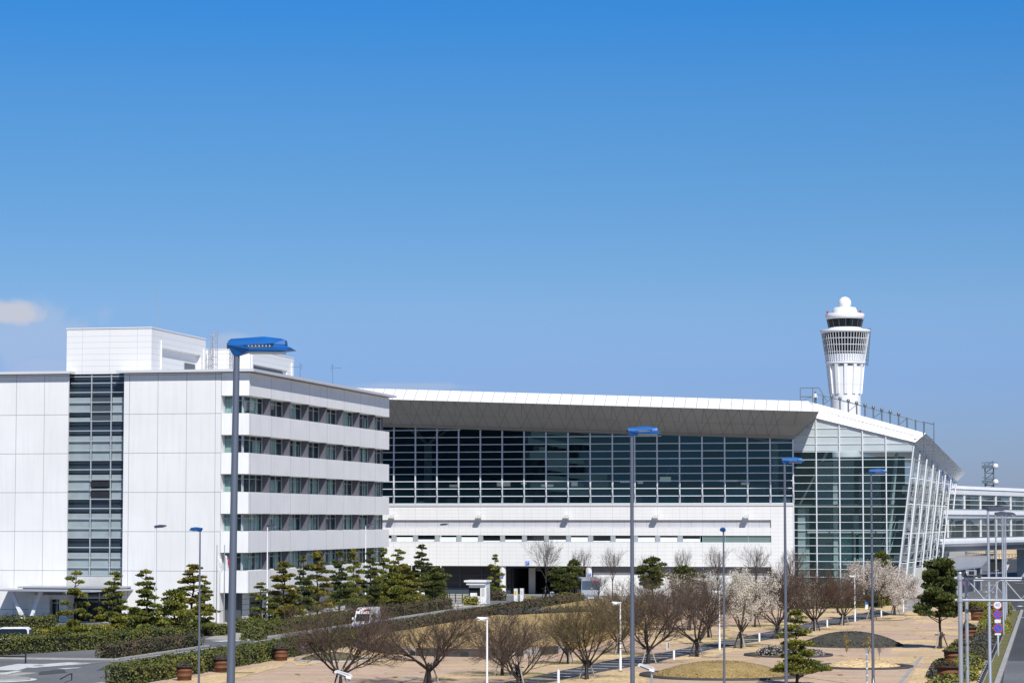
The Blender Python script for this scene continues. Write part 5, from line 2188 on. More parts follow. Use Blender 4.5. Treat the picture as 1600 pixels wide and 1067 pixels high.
hedge('hedge', 'low grey leafless hedge on top of the raised dry lawn', [G(776, 969), G(830, 966), G(905, 963)], 4.0, .9 + hw * 0, 'hedge_grey', HG, 30, .2, 17, .3)
hedge('hedge', 'dark green hedge behind the path, left of the blue notice post', [G(1238, 951), G(1352, 949)], 2.4, 1.0, 'hedge_green', HG, 40, .18, 18, .25)
hedge('hedge', 'dark green hedge between the blossom tree and the grey walkway', [G(1358, 948), G(1393, 944)], 2.4, 1.3, 'hedge_lime', HG, 40, .18, 19, .3)
hedge('hedge', 'lime green hedge at the far end of the right hand planters', [G(1508, 955), G(1545, 957), G(1558, 962)], 3.0, 1.3, 'hedge_lime', HG, 45, .17, 20, .25)
c_ = G(396, 999)
shrub('shrub', 'rounded dark green bush at the mouth of the side driveway', 'shrub', c_ + Vector((0, 0, .0)), 1.1, 1.6, 1.15, 'hedge_green', 900, .16, 3)
c_ = G(575, 957)
shrub('shrub', 'round green bush low in the pine row left of the ambulance lamp', 'shrub', c_, 1.9, 2.0, 1.5, 'hedge_green', 900, .19, 4)
c_ = G(596, 955)
shrub('shrub', 'round green bush low in the pine row behind the ambulance', 'shrub', c_, 1.6, 2.0, 1.3, 'hedge_lime', 900, .19, 5)
c_ = G(826, 957)
shrub('shrub', 'dark reddish round bush at the end of the brownish driveway hedge', 'shrub', c_, 1.1, 1.3, 1.5, 'shrub_red', 900, .18, 6)
SG = 'shrubs of the right kerb bed'
for k, (y, x, rx, ry, rz, mt_, lab) in enumerate(((158, -6.4, 1.5, 5, 1.0, 'hedge_lime', 'lime green kerb shrub at the bottom edge between gantry post and fence'),
                                                  (170, -6.0, 1.2, 4, 1.0, 'hedge_lime', 'lime green kerb shrub beside the nearest grey road lamp'),
                                                  (172, -7.4, .9, 2.8, 1.0, 'hedge_grey', 'grey brown leafless kerb shrub next to the biggest right planter'),
                                                  (182, -5.9, 1.2, 4.5, 1.1, 'hedge_lime', 'lime green kerb shrub left of the sign post foot'),
                                                  (196, -5.9, 1.2, 5, 1.1, 'hedge_brown', 'brown kerb shrub behind the sign post foot'),
                                                  (210, -5.7, 1.2, 5, 1.2, 'hedge_grey', 'grey brown kerb shrub below the no parking disc'),
                                                  (224, -5.7, 1.2, 5, 1.1, 'hedge_brown', 'dull brown kerb shrub beside the 40 sign'),
                                                  (238, -5.9, 1.3, 6, 1.2, 'hedge_lime', 'lime green kerb shrub left of the no stopping disc'),
                                                  (252, -5.8, 1.4, 6, 1.2, 'hedge_lime', 'lime green kerb shrub behind the 40 disc'),
                                                  (268, -6.0, 1.5, 7, 1.3, 'hedge_lime', 'lime green kerb shrub beside the farthest grey lamp'),
                                                  (186, -7.8, .8, 3, .5, 'hedge_green', 'low dark green ground shrub between the second and third right planters'),
                                                  (212, -7.6, .8, 3.5, .5, 'hedge_green', 'low dark green ground shrub beside the fourth right planter'),
                                                  (246, -4.6, .7, 8, .8, 'hedge_lime', 'yellow green shrub strip between farthest grey lamp and kerb'))):
    shrub('shrub', lab, 'shrub', (x, y, 0), rx, ry, rz, mt_, 1300, .15, 20 + k, SG)

# ------------------------------------------------------------------ planters
pl0 = None
for k, (u, v, s_, mt_, lab) in enumerate(((288, 1063, 1.0, 'hedge_grey', 'rust brown round planter before the green hedge, left of the thin blue lamp'),
                                          (346, 1050, 1.0, 'hedge_grey', 'rust brown round planter half hidden by the big lamp pole'),
                                          (439, 1032, 1.0, 'hedge_grey', 'rust brown round planter left of the nearest bare tree'),
                                          (1526, 969, 1.2, 'hedge_grey', 'rust brown planter farthest up the right kerb bed'),
                                          (1514, 1000, 1.2, 'hedge_brown', 'rust brown planter with a domed shrub, second farthest in the right row'),
                                          (1503, 1029, 1.25, 'hedge_green', 'rust brown planter split by the gantry post'),
                                          (1489, 1041, 1.2, 'hedge_green', 'rust brown planter just behind the biggest right planter'),
                                          (1481, 1071, 1.3, 'shrub_red', 'biggest rust brown planter, at the bottom beside the gantry post'))):
    c_ = G(u, v)
    if pl0 is None:
        pl0 = thing('planter', lab, 'planter', (0, 0, 0), 'rust brown barrel planters')
        m_ = MB()
        m_.lathe([(.44, 0), (.46, .02), (.47, .30), (.50, .31), (.50, .35), (.48, .36), (.50, .62), (.53, .63), (.53, .67), (.51, .68), (.52, .86), (.44, .86), (.42, .76)], (0, 0, 0), 28)
        link('tub', m_.mesh('tub', 'corten'), pl0)
        m_ = MB()
        m_.lathe([(.53, .86), (.64, .90), (.64, .96), (.60, .97), (.50, .90)], (0, 0, 0), 28)
        link('rim', m_.mesh('rim', 'corten_dark'), pl0)
        pl0.location = c_
        r_ = pl0
    else:
        r_ = pl0.copy()
        COL.objects.link(r_)
        r_.location = c_
        r_['label'] = lab
        r_.scale = (s_, s_, s_)
        for ch in pl0.children:
            if ch.name.startswith('shrub'):
                continue
            c2 = ch.copy()
            COL.objects.link(c2)
            c2.parent = r_
    shrub('shrub', None, None, (0, 0, .88), .54, .54, .36, mt_, 420, .09, 60 + k, None, r_)

# ------------------------------------------------------------------ mounds
for (u, v, R_, h, mt_, kerb, n, sz, lab) in ((1127, 1055.5, 4.7, .95, 'mound_grass', 1, 6500, .08, 'big round mound of tan dry grass with a dark kerb, before the thin blue lamp'),
                                             (1330, 1008.5, 4.3, 1.12, 'mound_grey', 0, 8000, .11, 'dark grey green low mound of ground cover right of the near pine'),
                                             (1349, 1042, 2.75, .55, 'lawn', 1, 700, .10, 'small round dry grass island with a dark kerb and yellow shrubs'),
                                             (520, 1031.5, 2.5, .55, 'mound_soil', 2, 1500, .13, 'round brown flower mound in a pale kerb ring behind the nearest bare tree')):
    c_ = G(u, v)
    t_ = thing('planted_mound', lab, 'mound', tuple(c_), 'round planted mounds of the plaza')
    rr = random.Random(int(u))
    m_ = MB()
    m_.lathe([(R_, 0.0), (R_ * .93, h * .16), (R_ * .8, h * .42), (R_ * .6, h * .72), (R_ * .35, h * .93), (R_ * .12, h), (.01, h)], (0, 0, .03), 40)
    pts_ = []
    for _ in range(n):
        q = sqrt(rr.random()) * R_ * .98
        a = rr.uniform(0, 2 * pi)
        z = h * (1 - (q / R_) ** 2) ** .95 + .03
        pts_.append((Vector((q * cos(a), q * sin(a), z + rr.uniform(-.02, .05))), Vector((0, 0, 1))))
    leaves(m_, pts_, sz, rr, .2)
    link('ground_cover', m_.mesh('ground_cover', mt_), t_)
    if kerb:
        m_ = MB()
        e = .75 if kerb == 1 else .35
        m_.lathe([(R_ - .1, 0), (R_ - .1, .10), (R_ + e, .12), (R_ + e, 0)], (0, 0, .03), 48)
        link('kerb_ring', m_.mesh('kerb_ring', 'block_dark' if kerb == 1 else 'kerb_stone'), t_)
c_ = G(1232, 1024)
t_ = thing('planted_mound', 'bed of pale grey blossom shrubs in a dark kerb ring left of the near pine', 'mound', tuple(c_), 'round planted mounds of the plaza')
m_ = MB()
m_.lathe([(3.0, 0), (3.0, .1), (3.4, .12), (3.4, 0)], (0, 0, .03), 40)
link('kerb_ring', m_.mesh('kerb_ring', 'block_dark'), t_)
m_ = MB()
m_.lathe([(2.95, 0), (2.9, .05), (.05, .06)], (0, 0, .025), 30)
link('soil', m_.mesh('soil', 'mound_soil'), t_)
for k, (dx, dy, r_, h) in enumerate(((-1.3, -.3, 1.2, .75), (-.2, .5, 1.3, .8), (.9, -.2, 1.2, .6), (1.9, .5, .9, .45))):
    shrub('pale_shrub', None, None, (dx, dy, .06), r_, r_, h, 'shrub_pale', 520, .13, 90 + k, None, t_)
for (u, v, rx, rz, mt_, n, lab) in ((1323, 1026, .30, .8, 'shrub_yellow', 150, 'thin yellow flowering shrub on the left of the small dry grass island'),
                                    (1356, 1030, .38, .85, 'shrub_yellow', 150, 'thin yellow flowering shrub touching the fourth blue lamp pole'),
                                    (474, 1029, .45, .5, 'shrub_purple', 260, 'small purple flowering shrub on the round brown mound')):
    c_ = G(u, v) + Vector((0, 0, .35))
    t_ = thing('flowering_shrub', lab, 'shrub', tuple(c_))
    rr = random.Random(u)
    m_ = MB()
    for k in range(6):
        a = rr.uniform(0, 6.28)
        m_.tube([(0, 0, 0), (rx * .5 * cos(a), rx * .5 * sin(a), rz * .7), (rx * cos(a), rx * sin(a), rz * 1.5)], [.018, .012, .006], 5)
    link('stems', m_.mesh('stems', 'twig'), t_)
    m_ = MB()
    for (cz, w_) in ((.45, .8), (1.0, 1.0), (1.45, .8)):
        leaves(m_, blob_pts((rr.uniform(-.1, .1), 0, rz * cz), rx * w_, rx * w_, rz * .33, n // 3, rr, .2), .09, rr)
    link('foliage', m_.mesh('foliage', mt_), t_)

# ------------------------------------------------------------------ small street furniture
bo0 = None
for (u, v, h, lab) in ((872.5, 1070, 1.0, 'white bollard at the bottom edge left of the second lamp pole'), (1053, 1030.5, .74, 'white bollard on the path edge left of a staked bare tree'), (1186.5, 1002.5, .78, 'white bollard right of the blossom tree trunk'),
                       (1242.5, 989, .75, 'white bollard half hidden by the near pine'), (1292.5, 980, .78, 'white bollard left of the staked tree below the brown crown'), (1377, 963.5, .75, 'white bollard left of the farthest blossom trunk'), (1411.5, 956, 1.6, 'tall thin white post on the grey walkway edge')):
    c_ = G(u, v)
    if bo0 is None:
        bo0 = thing('bollard', lab, 'bollard', (0, 0, 0), 'white path bollards')
        m_ = MB()
        m_.lathe([(.085, 0), (.085, .9), (.06, .95)], (0, 0, 0), 14)
        link('post', m_.mesh('post', 'pole_white'), bo0)
        m_ = MB()
        m_.lathe([(.035, .95), (.05, .97), (.05, .99), (.02, 1.0)], (0, 0, 0), 12)
        link('cap', m_.mesh('cap', 'white'), bo0)
        bo0.location = c_
    else:
        dup(bo0, c_, lab, 0, (1, 1, h))
c_ = G(1354, 951.5)
t_ = thing('notice_post', 'blue and white notice post beside the path under the blossom trees', 'sign', tuple(c_), None, YAW)
m_ = MB()
m_.box(-.17, .17, -.06, .06, 0, .55)
link('post', m_.mesh('post', 'white'), t_)
m_ = MB()
m_.box(-.20, .20, -.08, .08, .55, 1.0)
link('panel', m_.mesh('panel', 'digit_blue'), t_)
c_ = G(1043, 1014.5)
t_ = thing('stone_post', 'short grey stone post with dark slot by the far edge of the path', 'post', tuple(c_), None, YAW)
m_ = MB()
m_.box(-.12, .12, -.12, .12, 0, .68)
m_.box(-.15, .15, -.15, .15, .68, .72)
link('body', m_.mesh('body', 'concrete'), t_)
m_ = MB()
m_.box(.02, .09, -.125, -.1205, .12, .58)
link('slot', m_.mesh('slot', 'block_dark'), t_)
# black barrier bottom left
c_ = G(40, 1036)
t_ = thing('barrier_rail', 'black metal barrier rail on the pavement at the bottom left', 'barrier', tuple(c_))
d = (G(-60, 1034) - c_)
m_ = MB()
for z in (.48, .80):
    m_.tube([(0, 0, z), (d.x, d.y, z)], .05, 8)
link('rail', m_.mesh('rail', 'black'), t_)
for f_ in (0, .45, .9):
    m_ = MB()
    m_.tube([(d.x * f_, d.y * f_, 0), (d.x * f_, d.y * f_, .86)], .065, 8)
    link('post', m_.mesh('post', 'black'), t_)
c_ = G(112, 1063)
t_ = thing('barrier_rail', 'low black hoop rail at the near end of the long green hedge', 'barrier', tuple(c_))
m_ = MB()
d = G(94, 1071) - c_
m_.tube([(0, 0, 0), (0, 0, .45), (d.x * .2, d.y * .2, .5), (d.x, d.y, .42)], .04, 8)
link('rail', m_.mesh('rail', 'black'), t_)
# fence of the right kerb bed
t_ = thing('kerb_fence', 'low guard fence of black posts and white rails along the right kerb bed', 'fence', (-4.55, 150, 0))
m_ = MB()
m_.box(-.03, .03, 0, 82, .50, .60)
m_.box(-.03, .03, 0, 82, .22, .30)
link('rail', m_.mesh('rail', 'pole_white'), t_)
for k in range(42):
    m_ = MB() if k == 0 else m_
    if k == 0:
        m_.box(-.06, .06, -.22, .22, 0, .64)
        me_ = m_.mesh('post', 'black')
    o_ = link('post', me_, t_)
    o_.location = (0, k * 2.0, 0)
m_ = MB()
m_.box(-.09, .09, -.5, 82.5, 0, .10)
link('footing', m_.mesh('footing', 'kerb_stone'), t_)
# flagpoles
for (u, lab, col_, fl) in ((338, 'white flagpole with a furled white flag, left of the big blue lamp', 'white', 1), (350, 'white flagpole with a hanging red and white flag, touching the big lamp pole', 'red', 2)):
    c_ = G(u, 977)
    t_ = thing('flagpole', lab, 'flagpole', tuple(c_), 'flagpoles by the office corner')
    m_ = MB()
    m_.tube([(0, 0, 0), (0, 0, 7.8)], [.07, .04], 8)
    m_.lathe([(.06, 0), (.07, .06), (.02, .14)], (0, 0, 7.8), 8)
    link('pole', m_.mesh('pole', 'galv'), t_)
    m_ = MB()
    for j in range(2):
        m_.cur = j if fl == 2 else 0
        x0, x1 = (.06, .22) if j == 0 else (.22, .42)
        for q in range(6):
            za, zb = 6.9 - q * .26, 6.9 - (q + 1) * .26
            dx = .05 * q
            m_.face([(x0 + dx * (j + .2), .03 * sin(q), za - j * .25), (x1 + dx, .06 * cos(q), za - .1 - j * .25), (x1 + dx + .05, .06 * cos(q + 1), zb - .1 - j * .25), (x0 + (dx + .05) * (j + .2), .03 * sin(q + 1), zb - j * .25)])
    link('flag', m_.mesh('flag', ['white', 'red'] if fl == 2 else ['white']), t_)
# guard booth
c_ = G(744, 943)
t_ = thing('guard_booth', 'small white guard booth with a flat stepped roof at the driveway end', 'booth', tuple(c_))
m_ = MB()
m_.box(-1.0, .55, 0, 1.9, 0, .95)
m_.box(.55, 1.3, -.15, 2.0, 0, 2.35)
m_.box(-.75, .1, -.05, .4, .951, 1.35)
link('wall', m_.mesh('wall', 'white'), t_)
m_ = MB()
m_.box(-.95, .53, .1, 1.8, .952, 1.98)
link('window', m_.mesh('window', 'car_glass'), t_)
m_ = MB()
m_.box(-1.15, 1.3, -.5, 2.2, 2.36, 2.70)
m_.box(-1.4, 1.45, -.7, 2.4, 2.70, 2.92)
m_.box(-.9, .54, -.1, 1.9, 1.99, 2.359)
link('roof', m_.mesh('roof', 'white'), t_)
m_ = MB()
m_.box(.75, 1.1, -.20, -.151, 1.0, 1.9)
m_.box(1.301, 1.33, .2, 1.2, .2, 2.0)
link('service_panel', m_.mesh('service_panel', 'concrete'), t_)
for k, (u, v, lab, yl) in enumerate(((805.5, 940, 'ticket machine with a yellow panel left of the garage entrance lane', True), (815, 939.5, 'plain pale ticket machine right of the garage entrance lane', False))):
    c_ = G(u, v)
    t_ = thing('ticket_machine', lab, 'ticket machine', tuple(c_), 'garage ticket machines')
    m_ = MB()
    m_.box(-.21, .21, 0, .5, 0, 1.62)
    m_.box(-.23, .23, -.02, .52, 1.62, 1.68)
    link('cabinet', m_.mesh('cabinet', 'pole_white'), t_)
    m_ = MB()
    m_.box(-.14, .14, -.012, -.001, .9, 1.4)
    link('front_panel', m_.mesh('front_panel', 'yellow' if yl else 'concrete'), t_)
c_ = G(826, 933)
m_ = MB()
m_.box(c_.x - .55, c_.x + .55, c_.y, c_.y + 1.6, 0, .16)
tag(m_.build('kerb_block', 'yellow'), 'bright yellow kerb block at the garage entrance', 'kerb block')
c_ = G(766, 927)
t_ = thing('traffic_mirror', 'round convex traffic mirror on a white pole by the small umbrella pine', 'mirror', tuple(c_))
m_ = MB()
m_.tube([(0, 0, 0), (0, 0, 3.4)], .08, 8)
m_.tube([(.45, 0, 0), (.45, 0, 3.3)], .09, 8)
link('pole', m_.mesh('pole', 'pole_white'), t_)
m_ = MB()
m_.lathe([(.02, .10), (.2, .08), (.33, .0), (.36, -.05)], (0, 0, 0), 20)
m_.v = [(x - .1, -z - .12, y + 3.1) for (x, y, z) in m_.v]
link('mirror_face', m_.mesh('mirror_face', 'rim'), t_)
m_ = MB()
m_.box(.55, 1.3, -.05, .05, 3.15, 3.27)
m_.box(.9, 1.0, -.05, .05, 0, 3.15)
link('height_bar', m_.mesh('height_bar', 'yellow'), t_)
c_ = G(692, 941)
t_ = thing('gate_rail', 'dark post and rail fence left of the guard booth', 'fence', tuple(c_))
d = G(724, 942) - c_
m_ = MB()
for z in (.3, .62, .95):
    m_.tube([(0, 0, z), (d.x, d.y, z)], .03, 6)
link('rail', m_.mesh('rail', 'dark_metal'), t_)
for f_ in (0, .33, .62, .95):
    m_ = MB()
    m_.tube([(d.x * f_, d.y * f_, 0), (d.x * f_, d.y * f_, 1.15)], .06, 6)
    link('post', m_.mesh('post', 'black'), t_)
c_ = G(863, 936)
t_ = thing('notice_board', 'small pale notice board at the foot of the bare tree by the garage', 'sign', tuple(c_))
m_ = MB()
m_.box(-.28, .28, -.03, .03, .15, 1.0)
link('panel', m_.mesh('panel', 'pole_white'), t_)
m_ = MB()
m_.box(-.2, .2, -.04, -.031, .55, .9)
link('notice', m_.mesh('notice', 'galv'), t_)
m_ = MB()
for x in (-.2, .2):
    m_.tube([(x, 0, 0), (x, 0, .2)], .03, 6)
link('foot', m_.mesh('foot', 'galv'), t_)
c_ = G(661, 945)
t_ = thing('warning_sign', 'tiny white sign with a red mark in the brown hedge before the pine row', 'sign', tuple(c_))
m_ = MB()
m_.tube([(0, 0, 0), (0, 0, 1.3)], .03, 6)
link('post', m_.mesh('post', 'galv'), t_)
m_ = MB()
m_.box(-.2, .2, -.05, -.03, 1.1, 1.55)
pl = link('panel', m_.mesh('panel', 'white'), t_)
m_ = MB()
m_.box(-.08, .1, -.058, -.052, 1.22, 1.38)
link('mark', m_.mesh('mark', 'red'), pl)

# ------------------------------------------------------------------ trees


def bare_tree(seed, H=6.0, fork=1.25, nl=6, open_=.95, levels=(5, 5, 5), rad=.15, curve=.35, cen=False):
    """vase shaped leafless tree: returns (trunk mesh builder, twig mesh builder, twig tips)"""
    rr = random.Random(seed)
    tr_, tw_ = MB(), MB()
    tips = []

    def seg(p, d, l, r, lev, maxlev, n):
        pts, rads = [p.copy()], [r]
        k = 4 if lev < 2 else (3 if lev == 2 else 2)
        q = p.copy()
        d = d.copy()
        for i in range(k):
            d = (d + Vector((rr.gauss(0, .13), rr.gauss(0, .13), rr.gauss(0, .09) + curve * .24))).normalized()
            q = q + d * (l / k)
            pts.append(q.copy())
            rads.append(r * (1 - .62 * (i + 1) / k))
        (tr_ if lev <= 1 else tw_).tube(pts, rads, 6 if lev <= 1 else 3, False)
        if lev == maxlev:
            tips.append((pts[-1], d))
            tips.append((pts[1], d))
            return
        m = levels[lev - 1]
        for j in range(m):
            f = (.30 + .70 * (j + rr.random() * .8) / m)
            i = min(int(f * k), k - 1)
            a = pts[i].lerp(pts[i + 1], f * k - i)
            dd = (pts[i + 1] - pts[i]).normalized()
            ax = dd.cross(Vector((rr.gauss(0, 1), rr.gauss(0, 1), rr.gauss(0, 1)))).normalized()
            an = rr.uniform(.35, .85)
            nd = (dd * cos(an) + ax * sin(an)).normalized()
            seg(a, nd, l * rr.uniform(.42, .66), max(rads[i] * .58, .012), lev + 1, maxlev, n)
    tr_.tube([(0, 0, 0), (.03, .02, fork * .5), (rr.uniform(-.08, .08), rr.uniform(-.08, .08), fork)], [rad * 1.25, rad, rad * .95], 9)
    top = Vector(tr_.v[-1])
    top = Vector((0, 0, fork * .96))
    for j in range(nl):
        a = 2 * pi * (j + rr.uniform(-.25, .25)) / nl
        t_ = open_ * rr.uniform(.72, 1.12)
        if cen and j == 0:
            t_ = .08
        d = Vector((cos(a) * sin(t_), sin(a) * sin(t_), cos(t_)))
        seg(top + Vector((0, 0, rr.uniform(-.25, .05))), d, (H - fork) * rr.uniform(.78, 1.0), rad * .62, 1, len(levels) + 1, 6)
    return tr_, tw_, tips


TREES = {}


def tree_kind(key, seed, twig, petal=None, pn=0, **kw):
    a, b2, tips = bare_tree(seed, **kw)
    zmax = max(p[2] for p in b2.v)
    wid = sorted(abs(p[0]) for p in b2.v)[int(len(b2.v) * .985)]
    d = dict(trunk=a.mesh('trunk', 'bark'), crown=b2.mesh('crown', twig), h=zmax, w=wid * 2)
    if petal:
        rr = random.Random(seed + 100)
        m_ = MB()
        lv = []
        for (p, dd) in tips:
            for _ in range(pn):
                lv.append((p + Vector((rr.gauss(0, .17), rr.gauss(0, .17), rr.gauss(0, .15))), Vector((rr.gauss(0, 1), rr.gauss(0, 1), rr.gauss(0, 1))).normalized()))
        leaves(m_, lv, .105, rr, 0)
        d['blossom'] = m_.mesh('blossom', petal)
    TREES[key] = d


tree_kind('cherry_a', 3, 'twig', H=5.6, nl=8, open_=1.0, levels=(9, 7, 6))
tree_kind('cherry_b', 8, 'twig', H=5.6, nl=8, open_=.95, levels=(9, 7, 6))
tree_kind('cherry_c', 15, 'twig', H=5.4, nl=7, open_=1.0, levels=(8, 7, 6), fork=.8)
tree_kind('olive', 21, 'twig_olive', H=5.8, nl=8, open_=.85, levels=(8, 7, 6))
tree_kind('brown', 34, 'twig_brown', H=6.6, nl=9, open_=.80, levels=(8, 8, 6), fork=1.4)
tree_kind('dense', 39, 'twig', H=6.0, nl=8, open_=.90, levels=(7, 7, 6), fork=1.4)
tree_kind('grey', 44, 'twig_grey', H=7.6, nl=6, open_=.46, levels=(7, 6, 4), fork=3.2, rad=.13, cen=True)
tree_kind('blossom', 52, 'twig', 'petal', 12, H=5.8, nl=7, open_=.92, levels=(6, 5, 5), fork=1.6)
tree_kind('blossom_sparse', 61, 'twig', 'petal', 3, H=5.8, nl=7, open_=.9, levels=(7, 6, 5), fork=1.5)
tree_kind('blossom_pink', 57, 'twig', 'petal_pink', 11, H=5.4, nl=7, open_=1.0, levels=(6, 5, 5), fork=1.7)

stk = MB()
STK = []
for k in range(3):
    a = 2 * pi * k / 3 + .5
    m_ = MB()
    m_.tube([(.62 * cos(a), .62 * sin(a), 0), (.12 * cos(a), .12 * sin(a), 1.35)], .05, 6)
    STK.append(m_.mesh('stake', 'stake_pale' if k != 1 else 'stake_dark'))
m_ = MB()
m_.tube([(-.42, -.16, 1.12), (.42, -.16, 1.12)], .05, 6)
m_.tube([(.1, .4, 1.08), (-.25, -.38, 1.08)], .03, 6)
m_.lathe([(.17, .85), (.18, .9), (.18, 1.2), (.16, 1.25)], (0, 0, 0), 10)
TIE = m_.mesh('tie_bar', 'stake_dark')


def put_tree(name, label, kind, base, h, wd, rz=0, stakes=True, group=None, cat='tree', stk_s=1.0):
    d = TREES[kind]
    t_ = thing(name, label, cat, tuple(base), group, rz)
    sx, sz = wd / d['w'] * (1.16 if name in ('bare_tree', 'blossom_tree') else 1.04 if kind != 'pine_big' else 1), h / d['h'] * (1.1 if kind in ('cherry_a', 'cherry_b', 'cherry_c', 'olive', 'dense') else 1)
    for part in ('trunk', 'crown', 'blossom'):
        if part in d:
            o = link(part, d[part], t_)
            o.scale = (sx, sx, sz)
    if stakes:
        for me_ in STK:
            o = link('stake', me_, t_)
            o.scale = (stk_s,) * 3
        o = link('tie_bar', TIE, t_)
        o.scale = (stk_s,) * 3
    return t_


GC = 'bare staked trees of the plaza'
for k, (kind, u, v, vtop, wpx, lab) in enumerate((
        ('cherry_a', 531, 1079, 938, 172, 'nearest bare spreading tree, left of the raised lawn, with a low wedge lamp before it'),
        ('cherry_b', 671, 1068, 938, 158, 'bare spreading tree with three stakes in front of the curved block wall'),
        ('cherry_b', 785, 1055.5, 945, 112, 'bare tree with dark leaning stakes right of the white park lamp'),
        ('cherry_c', 809, 1069, 962, 112, 'low forking bare tree at the bottom edge, its limbs reaching to the path'),
        ('olive', 887, 1037, 950, 86, 'small olive tinged bare tree behind the path left of the staked one'),
        ('olive', 917, 1061, 925, 150, 'olive tinged bare tree with pale stakes at the near end of the dark path'),
        ('olive', 967, 1021, 915, 110, 'olive tinged bare tree far side of the path behind the white park lamp'),
        ('dense', 1013, 1037, 910, 130, 'dense brown bare tree just right of the second big lamp pole'),
        ('dense', 1089, 1026, 894, 130, 'dense brown bare tree on the path between two white bollards'),
        ('dense', 1107, 996, 890, 96, 'brown bare tree hidden behind the thin blue headed lamp'),
        ('brown', 1273, 986, 862, 128, 'tallest dark brown rounded bare tree before the glass wing'),
        ('brown', 1318, 977, 880, 76, 'dark brown bare tree with a splayed tripod of stakes'),
        ('dense', 1215, 998, 878, 96, 'brown bare tree behind the third blue lamp pole'),
        ('brown', 1180, 980, 874, 96, 'dark brown bare tree filling in behind the white blossom tree'),
        ('brown', 1232, 968, 866, 96, 'dark brown bare tree at the wing joint, left of the tallest brown one'),
        ('dense', 1045, 985, 898, 110, 'brown bare tree in the thicket behind the grey stone post'),
        ('dense', 985, 985, 905, 96, 'brown bare tree right behind the second big lamp pole'),
        ('dense', 1309, 958, 886, 66, 'far brown bare tree between the dark rounded tree and the blossoms'))):
    base = G(u, v)
    mp_ = pxm(base)
    put_tree('bare_tree', lab, kind, base, (v - vtop) * mp_, wpx * mp_, k * 1.7, True, GC)
for k, (kind, u, v, vtop, wpx, lab) in enumerate((
        ('blossom', 1158, 1013, 884, 90, 'white blossom tree right of the thin blue headed lamp, with a dark leaning trunk'),
        ('blossom_pink', 1398, 961, 884, 78, 'pale pink blossom tree on the grey walkway, furthest right of the blossoms'),
        ('blossom_pink', 1362, 968, 874, 80, 'pale pink blossom tree behind the fourth blue lamp pole'),
        ('blossom_sparse', 1247, 973, 905, 70, 'sparse white blossom tree low behind the near pine'),
        ('blossom_sparse', 1078, 985, 888, 84, 'half bare white blossom tree behind the dense brown trees'))):
    base = G(u, v)
    mp_ = pxm(base)
    put_tree('blossom_tree', lab, kind, base, (v - vtop) * mp_, wpx * mp_, .6 + k * 1.3, True, 'blossoming trees')
for k, (u, v, vtop, wpx, lab) in enumerate(((853, 935, 834, 52, 'tallest grey leafless tree in front of the garage opening'),
                                            (907, 933, 852, 38, 'grey leafless tree behind the no entry sign'),
                                            (957, 935, 851, 38, 'grey leafless tree before the white tiled wall, left of the second blue lamp'),
                                            (1014, 935, 862, 32, 'grey leafless tree whose tip shows above the dark round evergreen'),
                                            (1066, 935, 852, 34, 'grey leafless tree behind the smaller round evergreen'),
                                            (1121, 935, 848, 42, 'grey leafless tree behind the thin blue headed lamp'),
                                            (1181, 935, 846, 48, 'grey leafless tree at the right end of the tiled wall'),
                                            (1238, 935, 852, 48, 'grey leafless tree at the joint of tiled wall and glass wing'),
                                            (935, 945, 893, 44, 'low grey leafless tree before the grey bus'))):
    base = G(u, v)
    mp_ = pxm(base)
    put_tree('bare_tree', lab, 'grey', base, (v - vtop) * mp_, wpx * mp_, k * 2.1, k in (0, 1), 'grey leafless trees along the terminal', 'tree', 1.2)
# thin sapling on the small island
c_ = G(1374, 1034)
put_tree('sapling', 'thin leafless sapling on the small dry grass island', 'grey', c_, 1.4, .5, 1, False)


